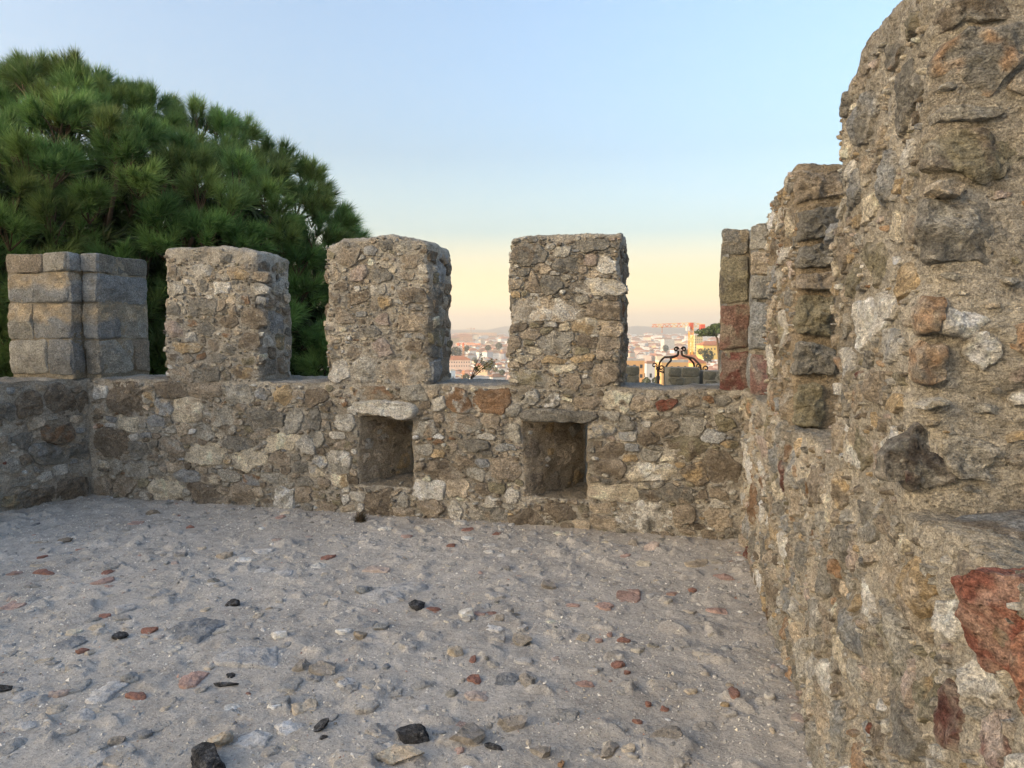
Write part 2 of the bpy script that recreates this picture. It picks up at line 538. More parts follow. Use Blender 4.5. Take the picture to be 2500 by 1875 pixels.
class Packer:
    """throws stones of falling size on a wall face without overlap"""
    G = 0.007

    def __init__(s, s0, s1, z0, z1):
        s.s0, s.z0, s.s1, s.z1 = s0, z0, s1, z1
        s.W, s.H = int((s1 - s0) / s.G) + 1, int((z1 - z0) / s.G) + 1
        s.occ = np.zeros((s.H, s.W), np.int32)
        s.items = []

    def block(s, a, b, c, d):
        i0, i1 = int((a - s.s0) / s.G), int((b - s.s0) / s.G) + 1
        j0, j1 = int((c - s.z0) / s.G), int((d - s.z0) / s.G) + 1
        s.occ[max(j0, 0):max(j1, 0), max(i0, 0):max(i1, 0)] = -1

    def _win(s, o, gap):
        m = float(o.R.max()) + gap + s.G
        i0, i1 = int((o.s - m - s.s0) / s.G), int((o.s + m - s.s0) / s.G) + 2
        j0, j1 = int((o.z - m - s.z0) / s.G), int((o.z + m - s.z0) / s.G) + 2
        x = (np.arange(i0, i1) * s.G + s.s0 - o.s)[None]
        y = (np.arange(j0, j1) * s.G + s.z0 - o.z)[:, None]
        ins = np.hypot(x, y) < o.rad(np.arctan2(y, x)) + gap
        return i0, i1, j0, j1, ins

    def put(s, o, gap=0.004, test=True, over=0.3):
        i0, i1, j0, j1, ins = s._win(o, gap)
        a0, a1, b0, b1 = max(i0, 0), min(i1, s.W), max(j0, 0), min(j1, s.H)
        if a1 <= a0 or b1 <= b0:
            return False
        sub = ins[b0 - j0:b1 - j0, a0 - i0:a1 - i0]
        if test:
            if ins.sum() - sub.sum() > 0.02 * ins.sum():
                return False
            if (s.occ[b0:b1, a0:a1][sub] != 0).any():
                return False
        s.items.append(o)
        blk = s.occ[b0:b1, a0:a1]
        blk[sub & (blk == 0)] = len(s.items)
        return True

    def grow(s, rng, most=1.45, gap=0.007, step=0.0035, n=26):
        """let every stone swell until it nearly meets its neighbours: even joints, angular outlines"""
        live = [(k + 1, o, o.R.copy() * rng.uniform(1.06, most)) for k, o in enumerate(s.items)]
        cs, sn = np.cos(Outline.TH), np.sin(Outline.TH)
        for it in range(n):
            for k, o, lim in live:
                g_ = gap * (0.7 + 0.6 * ((k * 7919) % 100) / 100)
                ok = o.R + step <= lim
                if not ok.any():
                    continue
                for extra in (step, step + g_):
                    i = ((o.s + (o.R + extra) * cs - s.s0) / s.G + .5).astype(int)
                    j = ((o.z + (o.R + extra) * sn - s.z0) / s.G + .5).astype(int)
                    inside = (i >= 0) & (i < s.W) & (j >= 0) & (j < s.H)
                    lab = s.occ[np.clip(j, 0, s.H - 1), np.clip(i, 0, s.W - 1)]
                    ok &= inside & ((lab == 0) | (lab == k))
                ok = ok & (np.roll(ok, 1) | np.roll(ok, -1))
                if not ok.any():
                    continue
                o.R = np.where(ok, o.R + step, o.R)
                o.R = np.minimum((np.roll(o.R, 1) + 4 * o.R + np.roll(o.R, -1)) / 6, o.R + .001)
                m = float(o.R.max()) + s.G
                i0, i1, j0, j1, ins = s._win(o, 0.0)
                a0, a1, b0, b1 = max(i0, 0), min(i1, s.W), max(j0, 0), min(j1, s.H)
                if a1 > a0 and b1 > b0:
                    sub = ins[b0 - j0:b1 - j0, a0 - i0:a1 - i0]
                    blk = s.occ[b0:b1, a0:a1]
                    blk[sub & (blk == 0)] = k
        for o in s.items:
            o.a, o.b = max(o.a, float(np.abs(o.R * cs).max()) * .95), max(o.b, float(np.abs(o.R * sn).max()) * .95)

    def fill(s, rng, levels, palette, angle=0.09, blocky=(0.3, 1.3)):
        names, wt = list(palette), np.array(list(palette.values()), float)
        wt /= wt.sum()
        for a0, a1, asp0, asp1, tries, gap in levels:
            fj, fi = np.nonzero(s.occ == 0)
            if not len(fi):
                return
            for _ in range(tries):
                k = rng.randint(len(fi))
                if s.occ[fj[k], fi[k]]:
                    continue
                a = rng.uniform(a0, a1)
                b = a * rng.uniform(asp0, asp1)
                nm = names[rng.choice(len(names), p=wt)]
                c = np.array(COL[nm]) * rng.uniform(0.82, 1.2)
                c2 = np.array(COL[names[rng.choice(len(names), p=wt)]]) if rng.rand() < 0.4 else None
                o = Outline(s.s0 + fi[k] * s.G, s.z0 + fj[k] * s.G, a, b, rng, rng.normal(0, angle), rng.uniform(*blocky), c, col2=c2)
                s.put(o, gap)


def traced(fr, rows, rng, jit=0.10):
    """stones read off the photograph: centre, width and height in its pixels, colour, squareness"""
    out_ = []
    for r in rows:
        x, y, w_, h_, cn, bl = r[:6]
        s0, _ = on_face(fr, x - w_ / 2, y)
        s1, _ = on_face(fr, x + w_ / 2, y)
        _, z1 = on_face(fr, x, y - h_ / 2)
        _, z0 = on_face(fr, x, y + h_ / 2)
        c = np.array(COL[cn])
        c2 = np.array(COL[r[6]]) if len(r) > 6 and r[6] else None
        hh = r[7] if len(r) > 7 else None
        a, b = abs(s1 - s0) / 2, abs(z1 - z0) / 2
        out_.append(Outline((s0 + s1) / 2, (z0 + z1) / 2, a, b, rng, rng.normal(0, 0.03), bl, c, jit, h=hh, col2=c2))
    return out_


def lay(fr, items, parent, rng, limit=300, cell=0.012, lift=0.0, name="stone", rest="rubble", mat=None, rough=1.0, amp=1.0, smear=None):
    """the largest stones as parts of their own, the rest as one joined part"""
    mat = mat or M_STONE
    items = sorted(items, key=lambda o: -o.area())
    acc = Acc()
    for i, o in enumerate(items):
        o.smear = smear
        p, q, t, c = stone_mesh(fr, o, rng, cell, lift, rough, amp, *((14, 3) if i < limit else (9, 1)))
        if i < limit:
            mesh_np(name, p, [q, t], mat, parent, loc=fr.P(o.s, o.z, 0.0), col=c, sharp=38)
        else:
            acc.add(p, q, t, c)
    if acc.n:
        tag(acc.build(rest, mat, parent), kind="stuff")


# ------------------------------------------------------------------ mortar cores
def axis(breaks, res):
    """sample positions that hit every break"""
    v = [breaks[0]]
    for a, b in zip(breaks[:-1], breaks[1:]):
        n = max(1, int(round((b - a) / res)))
        v += list(a + (b - a) * np.arange(1, n + 1) / n)
    return np.array(v)


def grid_quads(n, m, flip=False):
    idx = np.arange(n * m).reshape(n, m)
    q = np.stack([idx[:-1, :-1], idx[:-1, 1:], idx[1:, 1:], idx[1:, :-1]], -1).reshape(-1, 4)
    return q[:, ::-1] if flip else q


def rough_disp(p, amp=1.0):
    """the same vector noise for every face that meets, so that seams stay closed"""
    p = np.asarray(p, np.float32)
    d = np.empty_like(p)
    for k in range(3):
        s = 13.0 * k + 3.0
        d[:, k] = 0.0040 * fbm(p, 20.0, 2, 0.6, s + 5) + 0.0062 * fbm(p, 42.0, 3, 0.6, s)
    return (d + low_disp(p)) * amp


def weld(o, dist=0.0008):
    import bmesh
    bm = bmesh.new()
    bm.from_mesh(o.data)
    bmesh.ops.remove_doubles(bm, verts=bm.verts, dist=dist)
    bmesh.ops.recalc_face_normals(bm, faces=bm.faces)
    bm.to_mesh(o.data)
    bm.free()
    return o


def mortar_col(p, base, amt=0.25, seed=0.0):
    n = fbm(p, 3.2, 4, 0.55, seed)
    n2 = fbm(p, 13.0, 3, 0.55, seed + 9)
    c = np.array(base)[None] * (1 + amt * n + 0.6 * amt * n2)[:, None]
    t = smooth(0.05, 0.5, fbm(p, 1.7, 3, 0.5, seed + 40))[:, None]
    c = c * (1 - 0.5 * t) + 0.5 * t * np.array((0.20, 0.17, 0.125))[None]
    return np.clip(c, 0.02, 0.7)


def face_grid(acc, fr, ss, zs, d, hole=None, flip=False, amp=1.0, base=(.3, .255, .19), seed=0.0):
    """flat patch s x z at depth d (number or function); quads inside the holes left out"""
    S_, Z_ = np.meshgrid(ss, zs, indexing='ij')
    p = fr.P(S_, Z_, np.full(S_.shape, d)).reshape(-1, 3)
    q = grid_quads(len(ss), len(zs), flip)
    if hole:
        cs = (ss[:-1] + ss[1:]) / 2
        cz = (zs[:-1] + zs[1:]) / 2
        keep = np.ones((len(cs), len(cz)), bool)
        for a, b, c, e in hole:
            keep &= ~(((cs > a) & (cs < b))[:, None] & ((cz > c) & (cz < e))[None])
        q = q[keep.ravel()]
    acc.add(p + rough_disp(p, amp), q, c=mortar_col(p, base, seed=seed))


def quad_patch(acc, fr, A, B, C_, D, n, m, amp=1.0, base=(.3, .255, .19), seed=0.0, flip=False):
    """bilinear patch A-B (n samples) to D-C (m samples across); corners are (s, z, d)"""
    u = np.linspace(0, 1, n)[:, None, None] if np.isscalar(n) else np.asarray(n)[:, None, None]
    v = np.linspace(0, 1, m)[None, :, None] if np.isscalar(m) else np.asarray(m)[None, :, None]
    A, B, C_, D = (np.array(x, float)[None, None] for x in (A, B, C_, D))
    g = (A * (1 - u) + B * u) * (1 - v) + (D * (1 - u) + C_ * u) * v
    p = fr.P(g[..., 0], g[..., 1], g[..., 2]).reshape(-1, 3)
    acc.add(p + rough_disp(p, amp), grid_quads(g.shape[0], g.shape[1], flip), c=mortar_col(p, base, seed=seed))


def merlon_core(name, fr, s0, s1, z0, z1, d0, d1, parent, res=0.013, r=0.035, amp=1.0, base=(.3, .255, .19), seed=0.0, label=None,
                top=None, back=True, open_s0=False, open_s1=False):
    """rounded block on a wall: front at depth d0, back at d1; top(s) optional height change"""
    acc = Acc()
    ss, zs = axis([s0, s1], res), axis([z0, z1], res)
    ds = axis([d0, d1], res * 1.3)

    def add(Sg, Zg, Dg):
        p = np.stack([Sg, Zg, Dg], -1).reshape(-1, 3).astype(float)
        lo = np.array([s0 + (0 if open_s0 else r), -9, d0 + r])
        hi = np.array([s1 - (0 if open_s1 else r), z1 - r, d1 - r])
        inn = np.minimum(np.maximum(p, lo), hi)
        dd = p - inn
        L = np.linalg.norm(dd, axis=1)[:, None]
        mx = np.abs(dd).max(1)[:, None]
        p = np.where(L > 1e-9, inn + dd / np.maximum(L, 1e-9) * np.minimum(mx, r), p)
        if top is not None:
            p[:, 1] += np.clip((p[:, 1] - z0) / (z1 - z0), 0, 1) * top(p[:, 0], p[:, 2])
        W_ = fr.P(p[:, 0], p[:, 1], p[:, 2])
        acc.add(W_ + rough_disp(W_, amp), grid_quads(*Sg.shape), c=mortar_col(W_, base, seed=seed))
    g = np.meshgrid
    a, b = g(ss, zs, indexing='ij'); add(a, b, np.full(a.shape, d0))
    b, a = g(zs, ds, indexing='ij'); add(np.full(a.shape, s0), b, a)
    b, a = g(zs, ds, indexing='ij'); add(np.full(a.shape, s1), b, a)
    a, b = g(ss, ds, indexing='ij'); add(a, np.full(a.shape, z1), b)
    if back:
        a, b = g(axis([s0, s1], 0.05), axis([z0, z1], 0.05), indexing='ij'); add(a, b, np.full(a.shape, d1))
    o = weld(acc.build(name, M_MORTAR, parent))
    if label:
        o["label"] = label
    return o

# ================================================================== the terrace walls
PAL_BACK = dict(brown=2.8, dbrown=2.2, grey=2.6, dgrey=1.8, lgrey=1.2, cream=.75, white=.3, ochre=.25, tan=1.0, olive=.8, pinkgrey=.25, bgrey=.6, rust=.2)
PAL_RIGHT = dict(brown=1.4, dbrown=1, grey=1.6, dgrey=1.2, lgrey=.9, cream=.7, white=.5, ochre=.7, tan=1.8, olive=.6, pinkgrey=.6, bgrey=.8, rust=.2, dred=.12, orange=.3)
LV = [(.10, .16, .4, .7, 300, .008), (.065, .10, .4, .7, 1000, .007), (.04, .065, .35, .75, 1500, .006), (.022, .04, .3, .7, 1800, .005), (.012, .022, .3, .7, 1200, .004)]
LV_SPARSE = [(.10, .17, .5, .8, 40, .03), (.06, .10, .45, .85, 140, .025), (.035, .06, .40, .85, 160, .020), (.02, .035, .35, .8, 260, .014), (.010, .02, .3, .8, 500, .008)]
LV_MID = [(.09, .14, .5, .8, 60, .016), (.06, .09, .45, .85, 200, .014), (.035, .06, .40, .85, 350, .012), (.02, .035, .35, .8, 700, .008), (.010, .02, .3, .8, 900, .005)]
H_SILL, H_TOP = 1.17, 2.40
BASE_BACK = (.455, .42, .36)
BASE_RIGHT = (.51, .462, .38)

FB = Frame((0, 5.69, 0), (1, 0, 0), (0, -1, 0))                    # back wall, s = x
FR_ = Frame((0.375, 5.69, 0), (.035, -1, 0), (-1, -.035, 0))       # right wall, s runs towards the camera
FL = Frame((-5.78, 5.69, 0), (.2, 1, 0), (1, -.2, 0))              # left wall, s < 0 towards the camera

# -------------------------------------------------- back wall
back_wall = tag(empty("parapet_wall", (-2.7, 5.69, 0)), "crenellated rubble stone parapet wall straight across the terrace, with two low openings", "castle wall", "parapet walls round the terrace")
rng = np.random.RandomState(3)


def lay_rel(fr, items, parent, r, **kw):
    lay(fr, items, parent, r, **kw)


def reparent_keep(root):
    """children were placed in world coordinates: take the root's place out of them"""
    def walk(o, off):
        for c in [x for x in C.collection.objects if x.parent == o]:
            pass
    kids = {}
    for o in C.collection.objects:
        if o.parent is not None:
            kids.setdefault(o.parent.name, []).append(o)

    def go(o, origin):
        for c in kids.get(o.name, []):
            wpos = np.array(c.location)
            c.location = wpos - origin
            go(c, wpos)
    go(root, np.array(root.location))


def px_rect(fr, x0, y0, x1, y1):
    s0, z1 = on_face(fr, x0, y0)
    s1, z0 = on_face(fr, x1, y1)
    return s0, s1, z0, z1


N1 = px_rect(FB, 878, 1018, 1009, 1190)      # the two low openings
N2 = px_rect(FB, 1277, 1028, 1434, 1222)
res = 0.0128
ss = axis([-5.80, N1[0], N1[1], N2[0], N2[1], 0.42], res)
zlow = sorted({-0.12, N1[2], N2[2], N1[3], N2[3], H_SILL})
zs = axis(zlow, res)
acc = Acc()
face_grid(acc, FB, ss, zs, 0.0, hole=[N1, N2], base=BASE_BACK)
# top and sills, back face down the outside
sx = axis([-6.5, 1.1], 0.02)
g = np.meshgrid(ss, axis([0.0, 0.72], 0.016), indexing='ij')
p = FB.P(g[0], np.full(g[0].shape, H_SILL), g[1]).reshape(-1, 3)
acc.add(p + rough_disp(p, 0.8), grid_quads(*g[0].shape), c=mortar_col(p, (.40, .375, .33), 0.2))
for (n_, back) in ((N1, (-2.60, -2.40)), (N2, (-.945, -.87))):
    a, b, c, e = n_
    sa, sb = ss[(ss >= a - 1e-6) & (ss <= b + 1e-6)], zs[(zs >= c - 1e-6) & (zs <= e + 1e-6)]
    us, uz = (sa - a) / (b - a), (sb - c) / (e - c)
    a2, b2 = back
    c2, e2 = c + 0.03, e - 0.06
    nd = np.linspace(0, 1, 48)
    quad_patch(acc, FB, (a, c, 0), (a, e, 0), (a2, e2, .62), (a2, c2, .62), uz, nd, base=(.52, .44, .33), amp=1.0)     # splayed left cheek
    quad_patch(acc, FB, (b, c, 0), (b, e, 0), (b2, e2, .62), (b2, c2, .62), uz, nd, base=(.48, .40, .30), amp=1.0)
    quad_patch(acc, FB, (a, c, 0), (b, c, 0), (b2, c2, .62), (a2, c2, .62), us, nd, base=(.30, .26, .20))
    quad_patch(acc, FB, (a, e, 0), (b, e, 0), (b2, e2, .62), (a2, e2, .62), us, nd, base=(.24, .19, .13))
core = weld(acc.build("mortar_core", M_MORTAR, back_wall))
# outer half of the wall, down to the hill, split round the two loopholes
oa = Acc()
xs_ = [-6.5, -2.60, -2.40, -.945, -.87, 1.1]
for i, (x0, x1) in enumerate(zip(xs_[:-1], xs_[1:])):
    if i in (1, 3):
        oa.box((x0, 5.69 + .62, -3.4), (x1, 5.69 + .72, 0.27))
        oa.box((x0, 5.69 + .62, 0.84), (x1, 5.69 + .72, H_SILL - .05))
    else:
        oa.box((x0, 5.69 + .62, -3.4), (x1, 5.69 + .72, H_SILL - .05))
v = np.concatenate(oa.v)
mesh_np("outer_face", v, np.concatenate(oa.q), M_MORTAR, back_wall, col=np.tile(np.array(BASE_BACK), (len(v), 1)), smooth_shade=False)

ROWS_BACK = [
 (458,1001,63,59,'cream',.7,'tan'),(310,972,84,80,'dbrown',.4),(399,997,50,42,'bgrey',.3,'tan'),(498,953,80,42,'brown',.2),(416,951,88,46,'dbrown',.2),(586,959,60,46,'grey',.3),
 (688,963,46,38,'ochre',.3),(538,1010,76,46,'grey',.2,'brown'),(645,1016,88,63,'dgrey',.2),(717,1027,38,67,'grey',.5),(688,1084,97,40,'cream',.5),(576,1080,97,38,'dgrey',.4),
 (506,1115,112,52,'cream',.1),(612,1122,84,44,'cream',.3),(278,1082,72,84,'dbrown',.4),(346,1098,50,55,'dgrey',.3),(426,1090,60,46,'brown',.2,'grey'),(333,1147,53,36,'grey',.6),
 (284,1139,34,34,'grey',.4),(382,1151,42,20,'grey',.4),(456,1162,60,20,'bgrey',.6),(557,1160,55,24,'grey',.5),(401,1191,101,56,'cream',.4),(308,1187,60,46,'brown',.3),
 (249,1183,42,50,'brown',.3),(498,1204,80,44,'dbrown',.3),(584,1202,63,46,'brown',.3),(698,1217,50,58,'white',.6,'grey'),(684,1118,40,40,'brown',.3),(671,1164,84,22,'grey',.4),
 (764,1151,30,24,'lgrey',.4),(772,970,60,46,'dbrown',.3),(768,1027,44,52,'dgrey',.3),(752,1088,32,34,'lgrey',.4),(447,1052,34,32,'tan',.3),(502,1056,44,34,'grey',.3),(333,1067,20,20,'white',.3),
 (276,1025,42,14,'bgrey',.3),(1010,957,66,36,'grey',.3),(916,957,80,28,'brown',.4,'rust'),(1075,986,40,36,'lgrey',.3),(1119,972,68,50,'rust',.3,'lgrey'),(1208,981,96,54,'rust',.4),
 (1295,976,38,40,'lgrey',.2,'grey'),(1352,981,54,40,'white',.2,'dgrey'),(1160,951,34,11,'cream',.3),(1039,1050,42,32,'grey',.3,'brown'),(1119,1032,96,40,'grey',.3,'brown'),(1201,1030,46,37,'brown',.4),
 (1255,1056,40,38,'grey',.3),(1068,1071,42,11,'white',.2),(1184,1063,46,13,'lgrey',.3),(1166,1085,98,32,'dgrey',.3),(1240,1090,52,22,'bgrey',.3),(1034,1099,38,26,'grey',.3),(1068,1083,34,11,'rust',.3),
 (1068,1111,32,18,'ochre',.3),(1130,1128,80,20,'brown',.3),(1230,1143,76,50,'brown',.3),(1073,1150,112,38,'dbrown',.4,'brown'),(1049,1198,82,39,'white',.85,'lgrey'),(1119,1196,50,35,'tan',.8),
 (1174,1191,42,32,'dbrown',.3),(1112,1247,34,42,'lgrey',.5),(1252,1208,28,28,'lgrey',.5),(1055,1246,60,46,'brown',.2),(928,1222,92,50,'dbrown',.3),(990,1218,22,36,'grey',.4),(1367,1254,94,38,'dbrown',.4),
 (1473,1051,64,28,'bgrey',.4,'cream'),(1490,1102,96,26,'dbrown',.4),(1483,1143,84,40,'dbrown',.4,'brown'),(1493,1201,112,36,'cream',.8,'tan'),(1462,1239,52,20,'tan',.6),(1466,1273,64,28,'tan',.5,'brown'),
 (832,1126,58,50,'lgrey',.5,'grey'),(827,1172,54,22,'cream',.3,'ochre'),(838,1084,60,28,'brown',.4,'olive'),(842,1032,50,36,'grey',.3,'lgrey'),(864,1003,20,16,'white',.2),
 (842,1220,18,24,'white',.3),(875,1242,17,19,'white',.4),(769,1152,40,20,'cream',.3),(1597,1153,136,38,'cream',.7,'white'),(1578,1261,128,64,'white',.8,'dgrey'),(1655,1211,97,36,'dgrey',.4,'brown'),
 (1674,1259,46,36,'brown',.7),(1752,1264,70,48,'tan',.3,'brown'),(1698,1155,58,50,'dbrown',.2,'ochre'),(1765,1135,76,80,'dbrown',.4),(1686,1093,114,50,'olive',.3,'dbrown'),(1585,1071,66,26,'dbrown',.3),
 (1590,1109,50,26,'grey',.3),(1534,1032,40,32,'dgrey',.2),(1578,1037,28,22,'lgrey',.4),(1618,1040,50,34,'brown',.3),(1688,1040,54,36,'grey',.3),(1619,986,52,28,'red',.3,'dbrown'),(1565,986,46,36,'brown',.3,'tan'),
 (1686,984,50,32,'brown',.3,'tan'),(1737,981,34,21,'rust',.3),(1772,1032,60,38,'olive',.4),(1785,1083,44,17,'olive',.3,'ochre'),(1755,1206,70,22,'brown',.4),(1681,1297,56,17,'brown',.4),(1255,1003,34,30,'grey',.3),
 (975,1178,10,10,'grey',.3),(630,1200,24,30,'tan',.3),(740,1210,30,40,'brown',.3),(560,1240,30,14,'cream',.3),(775,1075,36,30,'grey',.3)]
pk = Packer(-5.72, 0.36, -0.02, H_SILL - 0.015)
for n_ in (N1, N2):
    pk.block(n_[0] + .004, n_[1] - .004, n_[2] + .002, n_[3] + .03)
for o in traced(FB, ROWS_BACK, rng):
    pk.put(o, 0.003, test=False)
# lintels: their room first
LINTELS = ((943, 996, 152, 40, 'lgrey', 'white', "pale grey lintel slab over the left opening"), (1367, 1015, 196, 28, 'dgrey', None, "dark grey lintel slab over the right opening"))
lint = []
for x, y, w_, h_, cn, c2, lb in LINTELS:
    o = traced(FB, [(x, y, w_, h_, cn, 1.1, c2, .07)], rng, 0.05)[0]
    pk.put(o, 0.004, test=False)
    pk.items.pop()
    lint.append((o, lb))
pk.fill(rng, LV, PAL_BACK)
pk.grow(rng)
lay(FB, pk.items, back_wall, rng, limit=260, cell=0.0138, smear=(BASE_BACK, .18), lift=.012)
for o, lb in lint:
    p, q, t, c = stone_mesh(FB, o, rng, 0.012, 0.02, amp=1.0)
    mesh_np("lintel", p, [q, t], M_STONE, back_wall, loc=FB.P(o.s, o.z, 0), col=c)["label"] = lb
# stones of the splayed cheeks inside the openings
for (n_, back) in ((N1, (-2.60, -2.40)), (N2, (-.945, -.87))):
    A = np.array([n_[0], 5.69, 0.0]); B = np.array([back[0], 5.69 + .62, 0.0])
    L = np.linalg.norm(B - A)
    S_ = (B - A) / L
    fc = Frame(A, S_, (S_[1], -S_[0], 0))
    pc = Packer(0.02, L, n_[2] + .02, n_[3] - .02)
    pc.fill(rng, [(.09, .15, .6, .9, 40, .01), (.05, .09, .6, .9, 120, .008), (.025, .05, .5, .9, 300, .006)], dict(brown=3, tan=2, ochre=.8, lgrey=.6), 0.2)
    lay(fc, pc.items, back_wall, rng, limit=40, cell=0.014)

# merlons of the back wall
MERLON_ROWS = {
 2: [(437,619,64,30,'dgrey',.4),(507,619,53,33,'lgrey',.4,'bgrey'),(603,625,105,38,'dgrey',.3),(420,661,36,38,'brown',.2),(498,659,62,30,'lgrey',.3,'bgrey'),(580,668,72,30,'ochre',.2,'brown'),(640,672,46,24,'brown',.3),
     (542,703,50,27,'white',.6),(432,706,58,34,'grey',.3,'lgrey'),(494,697,26,32,'dgrey',.3),(632,703,54,30,'lgrey',.3,'grey'),(640,736,36,28,'bgrey',.4),(498,750,66,40,'dgrey',.2),(424,754,42,38,'dgrey',.3),
     (562,781,50,36,'dbrown',.2),(622,777,52,46,'dbrown',.2,'brown'),(428,807,44,38,'pinkgrey',.2),(505,805,50,36,'dgrey',.2),(555,820,32,14,'rust',.3,'brown'),(453,849,90,24,'ochre',.4,'cream'),(603,834,62,46,'dbrown',.2),
     (528,875,46,25,'dgrey',.2),(464,874,22,20,'brown',.3),(448,915,64,40,'brown',.3,'grey'),(515,915,50,36,'dgrey',.3),(590,906,80,36,'dbrown',.2,'ochre'),(575,760,24,22,'brown',.3),(565,735,30,20,'tan',.3)],
 3: [(832,905,58,56,'lgrey',.5,'white'),(897,900,60,58,'grey',.2,'lgrey'),(980,907,108,62,'tan',.4,'brown'),(938,676,72,42,'dgrey',.1),(1004,722,80,40,'dbrown',.2,'dgrey'),(866,724,72,32,'dbrown',.2),(940,741,42,28,'ochre',.2),
     (876,701,19,17,'white',.3),(1000,786,84,50,'brown',.4,'tan'),(902,806,58,38,'dgrey',.2),(936,848,52,40,'pinkgrey',.2),(855,822,16,14,'white',.3),(943,603,44,28,'dgrey',.2),(900,613,40,20,'bgrey',.2),(850,625,62,40,'brown',.2),
     (1000,640,60,40,'brown',.2),(840,770,50,40,'brown',.2),(1000,850,60,38,'dbrown',.2),(870,860,50,34,'brown',.2),(960,660,20,14,'cream',.3),(990,600,50,26,'grey',.3),(815,670,26,30,'tan',.3)],
 4: [(1292,622,90,66,'dgrey',.4,'dbrown'),(1386,646,72,34,'dgrey',.3),(1494,644,64,42,'white',.3,'lgrey'),(1446,596,150,32,'dgrey',.3,'grey'),(1372,579,74,20,'grey',.3),(1470,700,144,34,'lgrey',.8,'cream'),(1346,696,58,42,'dgrey',.2),
     (1258,690,28,28,'tan',.4),(1257,718,28,18,'ochre',.4),(1331,755,172,52,'lgrey',.85,'tan'),(1478,755,90,50,'dbrown',.8,'brown'),(1268,801,46,20,'dbrown',.4),(1382,798,34,28,'cream',.4),(1428,798,58,35,'cream',.6,'ochre'),
     (1492,803,56,38,'tan',.5),(1343,791,42,14,'lgrey',.4),(1354,835,114,50,'grey',.1,'dgrey'),(1262,838,28,36,'brown',.3),(1492,840,70,36,'brown',.4),(1282,876,54,19,'cream',.4),(1352,873,70,16,'ochre',.3),(1420,873,52,18,'ochre',.4),
     (1376,895,94,22,'cream',.4),(1300,924,108,50,'olive',.5,'grey'),(1392,931,56,38,'brown',.3),(1472,914,88,68,'brown',.3,'dbrown'),(1300,690,40,40,'brown',.3),(1450,668,44,16,'tan',.3)],
}
MERLONS = {2: (-4.85, -3.85, "rounded merlon of small grey rubble with an ochre stone, second from the left"),
           3: (-3.163, -2.187, "rough tan merlon with a white block low on its left, third from the left"),
           4: (-1.485, -.578, "tall merlon of layered squared blocks with two pale bands, fourth from the left")}


def face_frame(fr, s, side):
    """frame of the end face of a merlon: side +1 faces +s, -1 faces -s; its s runs backwards into the wall"""
    o = fr.P(s, 0.0, 0.0)
    return Frame(o, -fr.N, fr.S * side)


def clip_top(items, z1):
    return [o for o in items if o.z + float(o.R.max()) * 0.6 < z1 + 0.05]


for m_, (s0, s1, lb) in MERLONS.items():
    zt = {2: 2.41, 3: 2.44, 4: 2.385}[m_]
    tp = {2: lambda s, d, a=s0, b=s1: -0.05 * smooth(a + .6 * (b - a), b, s) - 0.03 * smooth(.2, .55, d),
          3: lambda s, d, a=s0, b=s1: -0.07 * smooth(a + .22, a, s) - 0.05 * smooth(b - .25, b, s),
          4: lambda s, d, a=s0, b=s1: 0.02 * smooth(a, b, s)}[m_]
    D = {2: .56, 3: .54, 4: .50}[m_]
    r_ = {2: .05, 3: .055, 4: .025}[m_]
    mo = merlon_core("merlon", FB, s0, s1, H_SILL - .01, zt, 0.0, D, back_wall, r=r_, base=BASE_BACK, seed=m_ * 7.0, label=lb, top=tp, res=0.0138)
    pk = Packer(s0 + .005, s1 - .005, H_SILL + .0, zt - .01)
    for o in traced(FB, MERLON_ROWS[m_], rng):
        pk.put(o, 0.003, test=False)
    pk.fill(rng, [x if i else (.1, .13, .5, .8, 30, .01) for i, x in enumerate(LV)] if m_ == 4 else LV_MID, PAL_BACK)
    pk.grow(rng, 1.5 if m_ == 4 else 1.3)
    pk.items = [o for o in pk.items if o.z + float((o.R * np.sin(Outline.TH)).max()) < zt + tp(o.s, 0.0) - (.0 if m_ == 4 else .012)]
    lay(FB, pk.items, mo, rng, limit=90, cell=0.0138, smear=(BASE_BACK, .3 if m_ == 4 else .6), lift=.010 if m_ == 4 else .006)
    for side in (1, -1):
        fs = face_frame(FB, s1 if side > 0 else s0, side)
        ps = Packer(.01, D - .03, H_SILL + .01, zt - (.05 if m_ == 4 else .12))
        ps.fill(rng, [(.08, .13, .6, .9, 60, .008), (.05, .08, .6, .9, 200, .006), (.025, .05, .5, .9, 300, .005)], PAL_BACK)
        ps.grow(rng)
        lay(fs, ps.items, mo, rng, lift=.008, limit=40, cell=0.015 if side > 0 else .022)

# -------------------------------------------------- left corner merlon of squared blocks (on the left wall's end)
left_wall = tag(empty("parapet_wall", (-5.9, 5.0, 0)), "dark rubble stone parapet wall with a merlon of squared blocks at the left corner", "castle wall", "parapet walls round the terrace")
lm = empty("merlon", (-5.8, 5.6, H_SILL), left_wall)
lm["label"] = "corner merlon of large squared grey and tan blocks"
FE = Frame((-6.56, 5.55, 0), (1, 0, 0), (0, -1, 0))                # its end face, towards the camera
LZ = [H_SILL + .035, 1.55, 1.90, 2.195, 2.385]
ca = merlon_core("mortar_core", FE, 0.012, 0.75, H_SILL + .0, 2.375, 0.016, 1.0, lm, r=.012, amp=.35, base=(.33, .29, .22), seed=3.0)
cb = merlon_core("mortar_core", Frame((-5.80, 5.69, 0), (1, 0, 0), (0, -1, 0)), 0.0, 0.178, H_SILL + .0, 2.37, 0.014, 0.66, lm, r=.012, amp=.35, base=(.33, .29, .22), seed=3.0)
TANB = (.49, .385, .25)


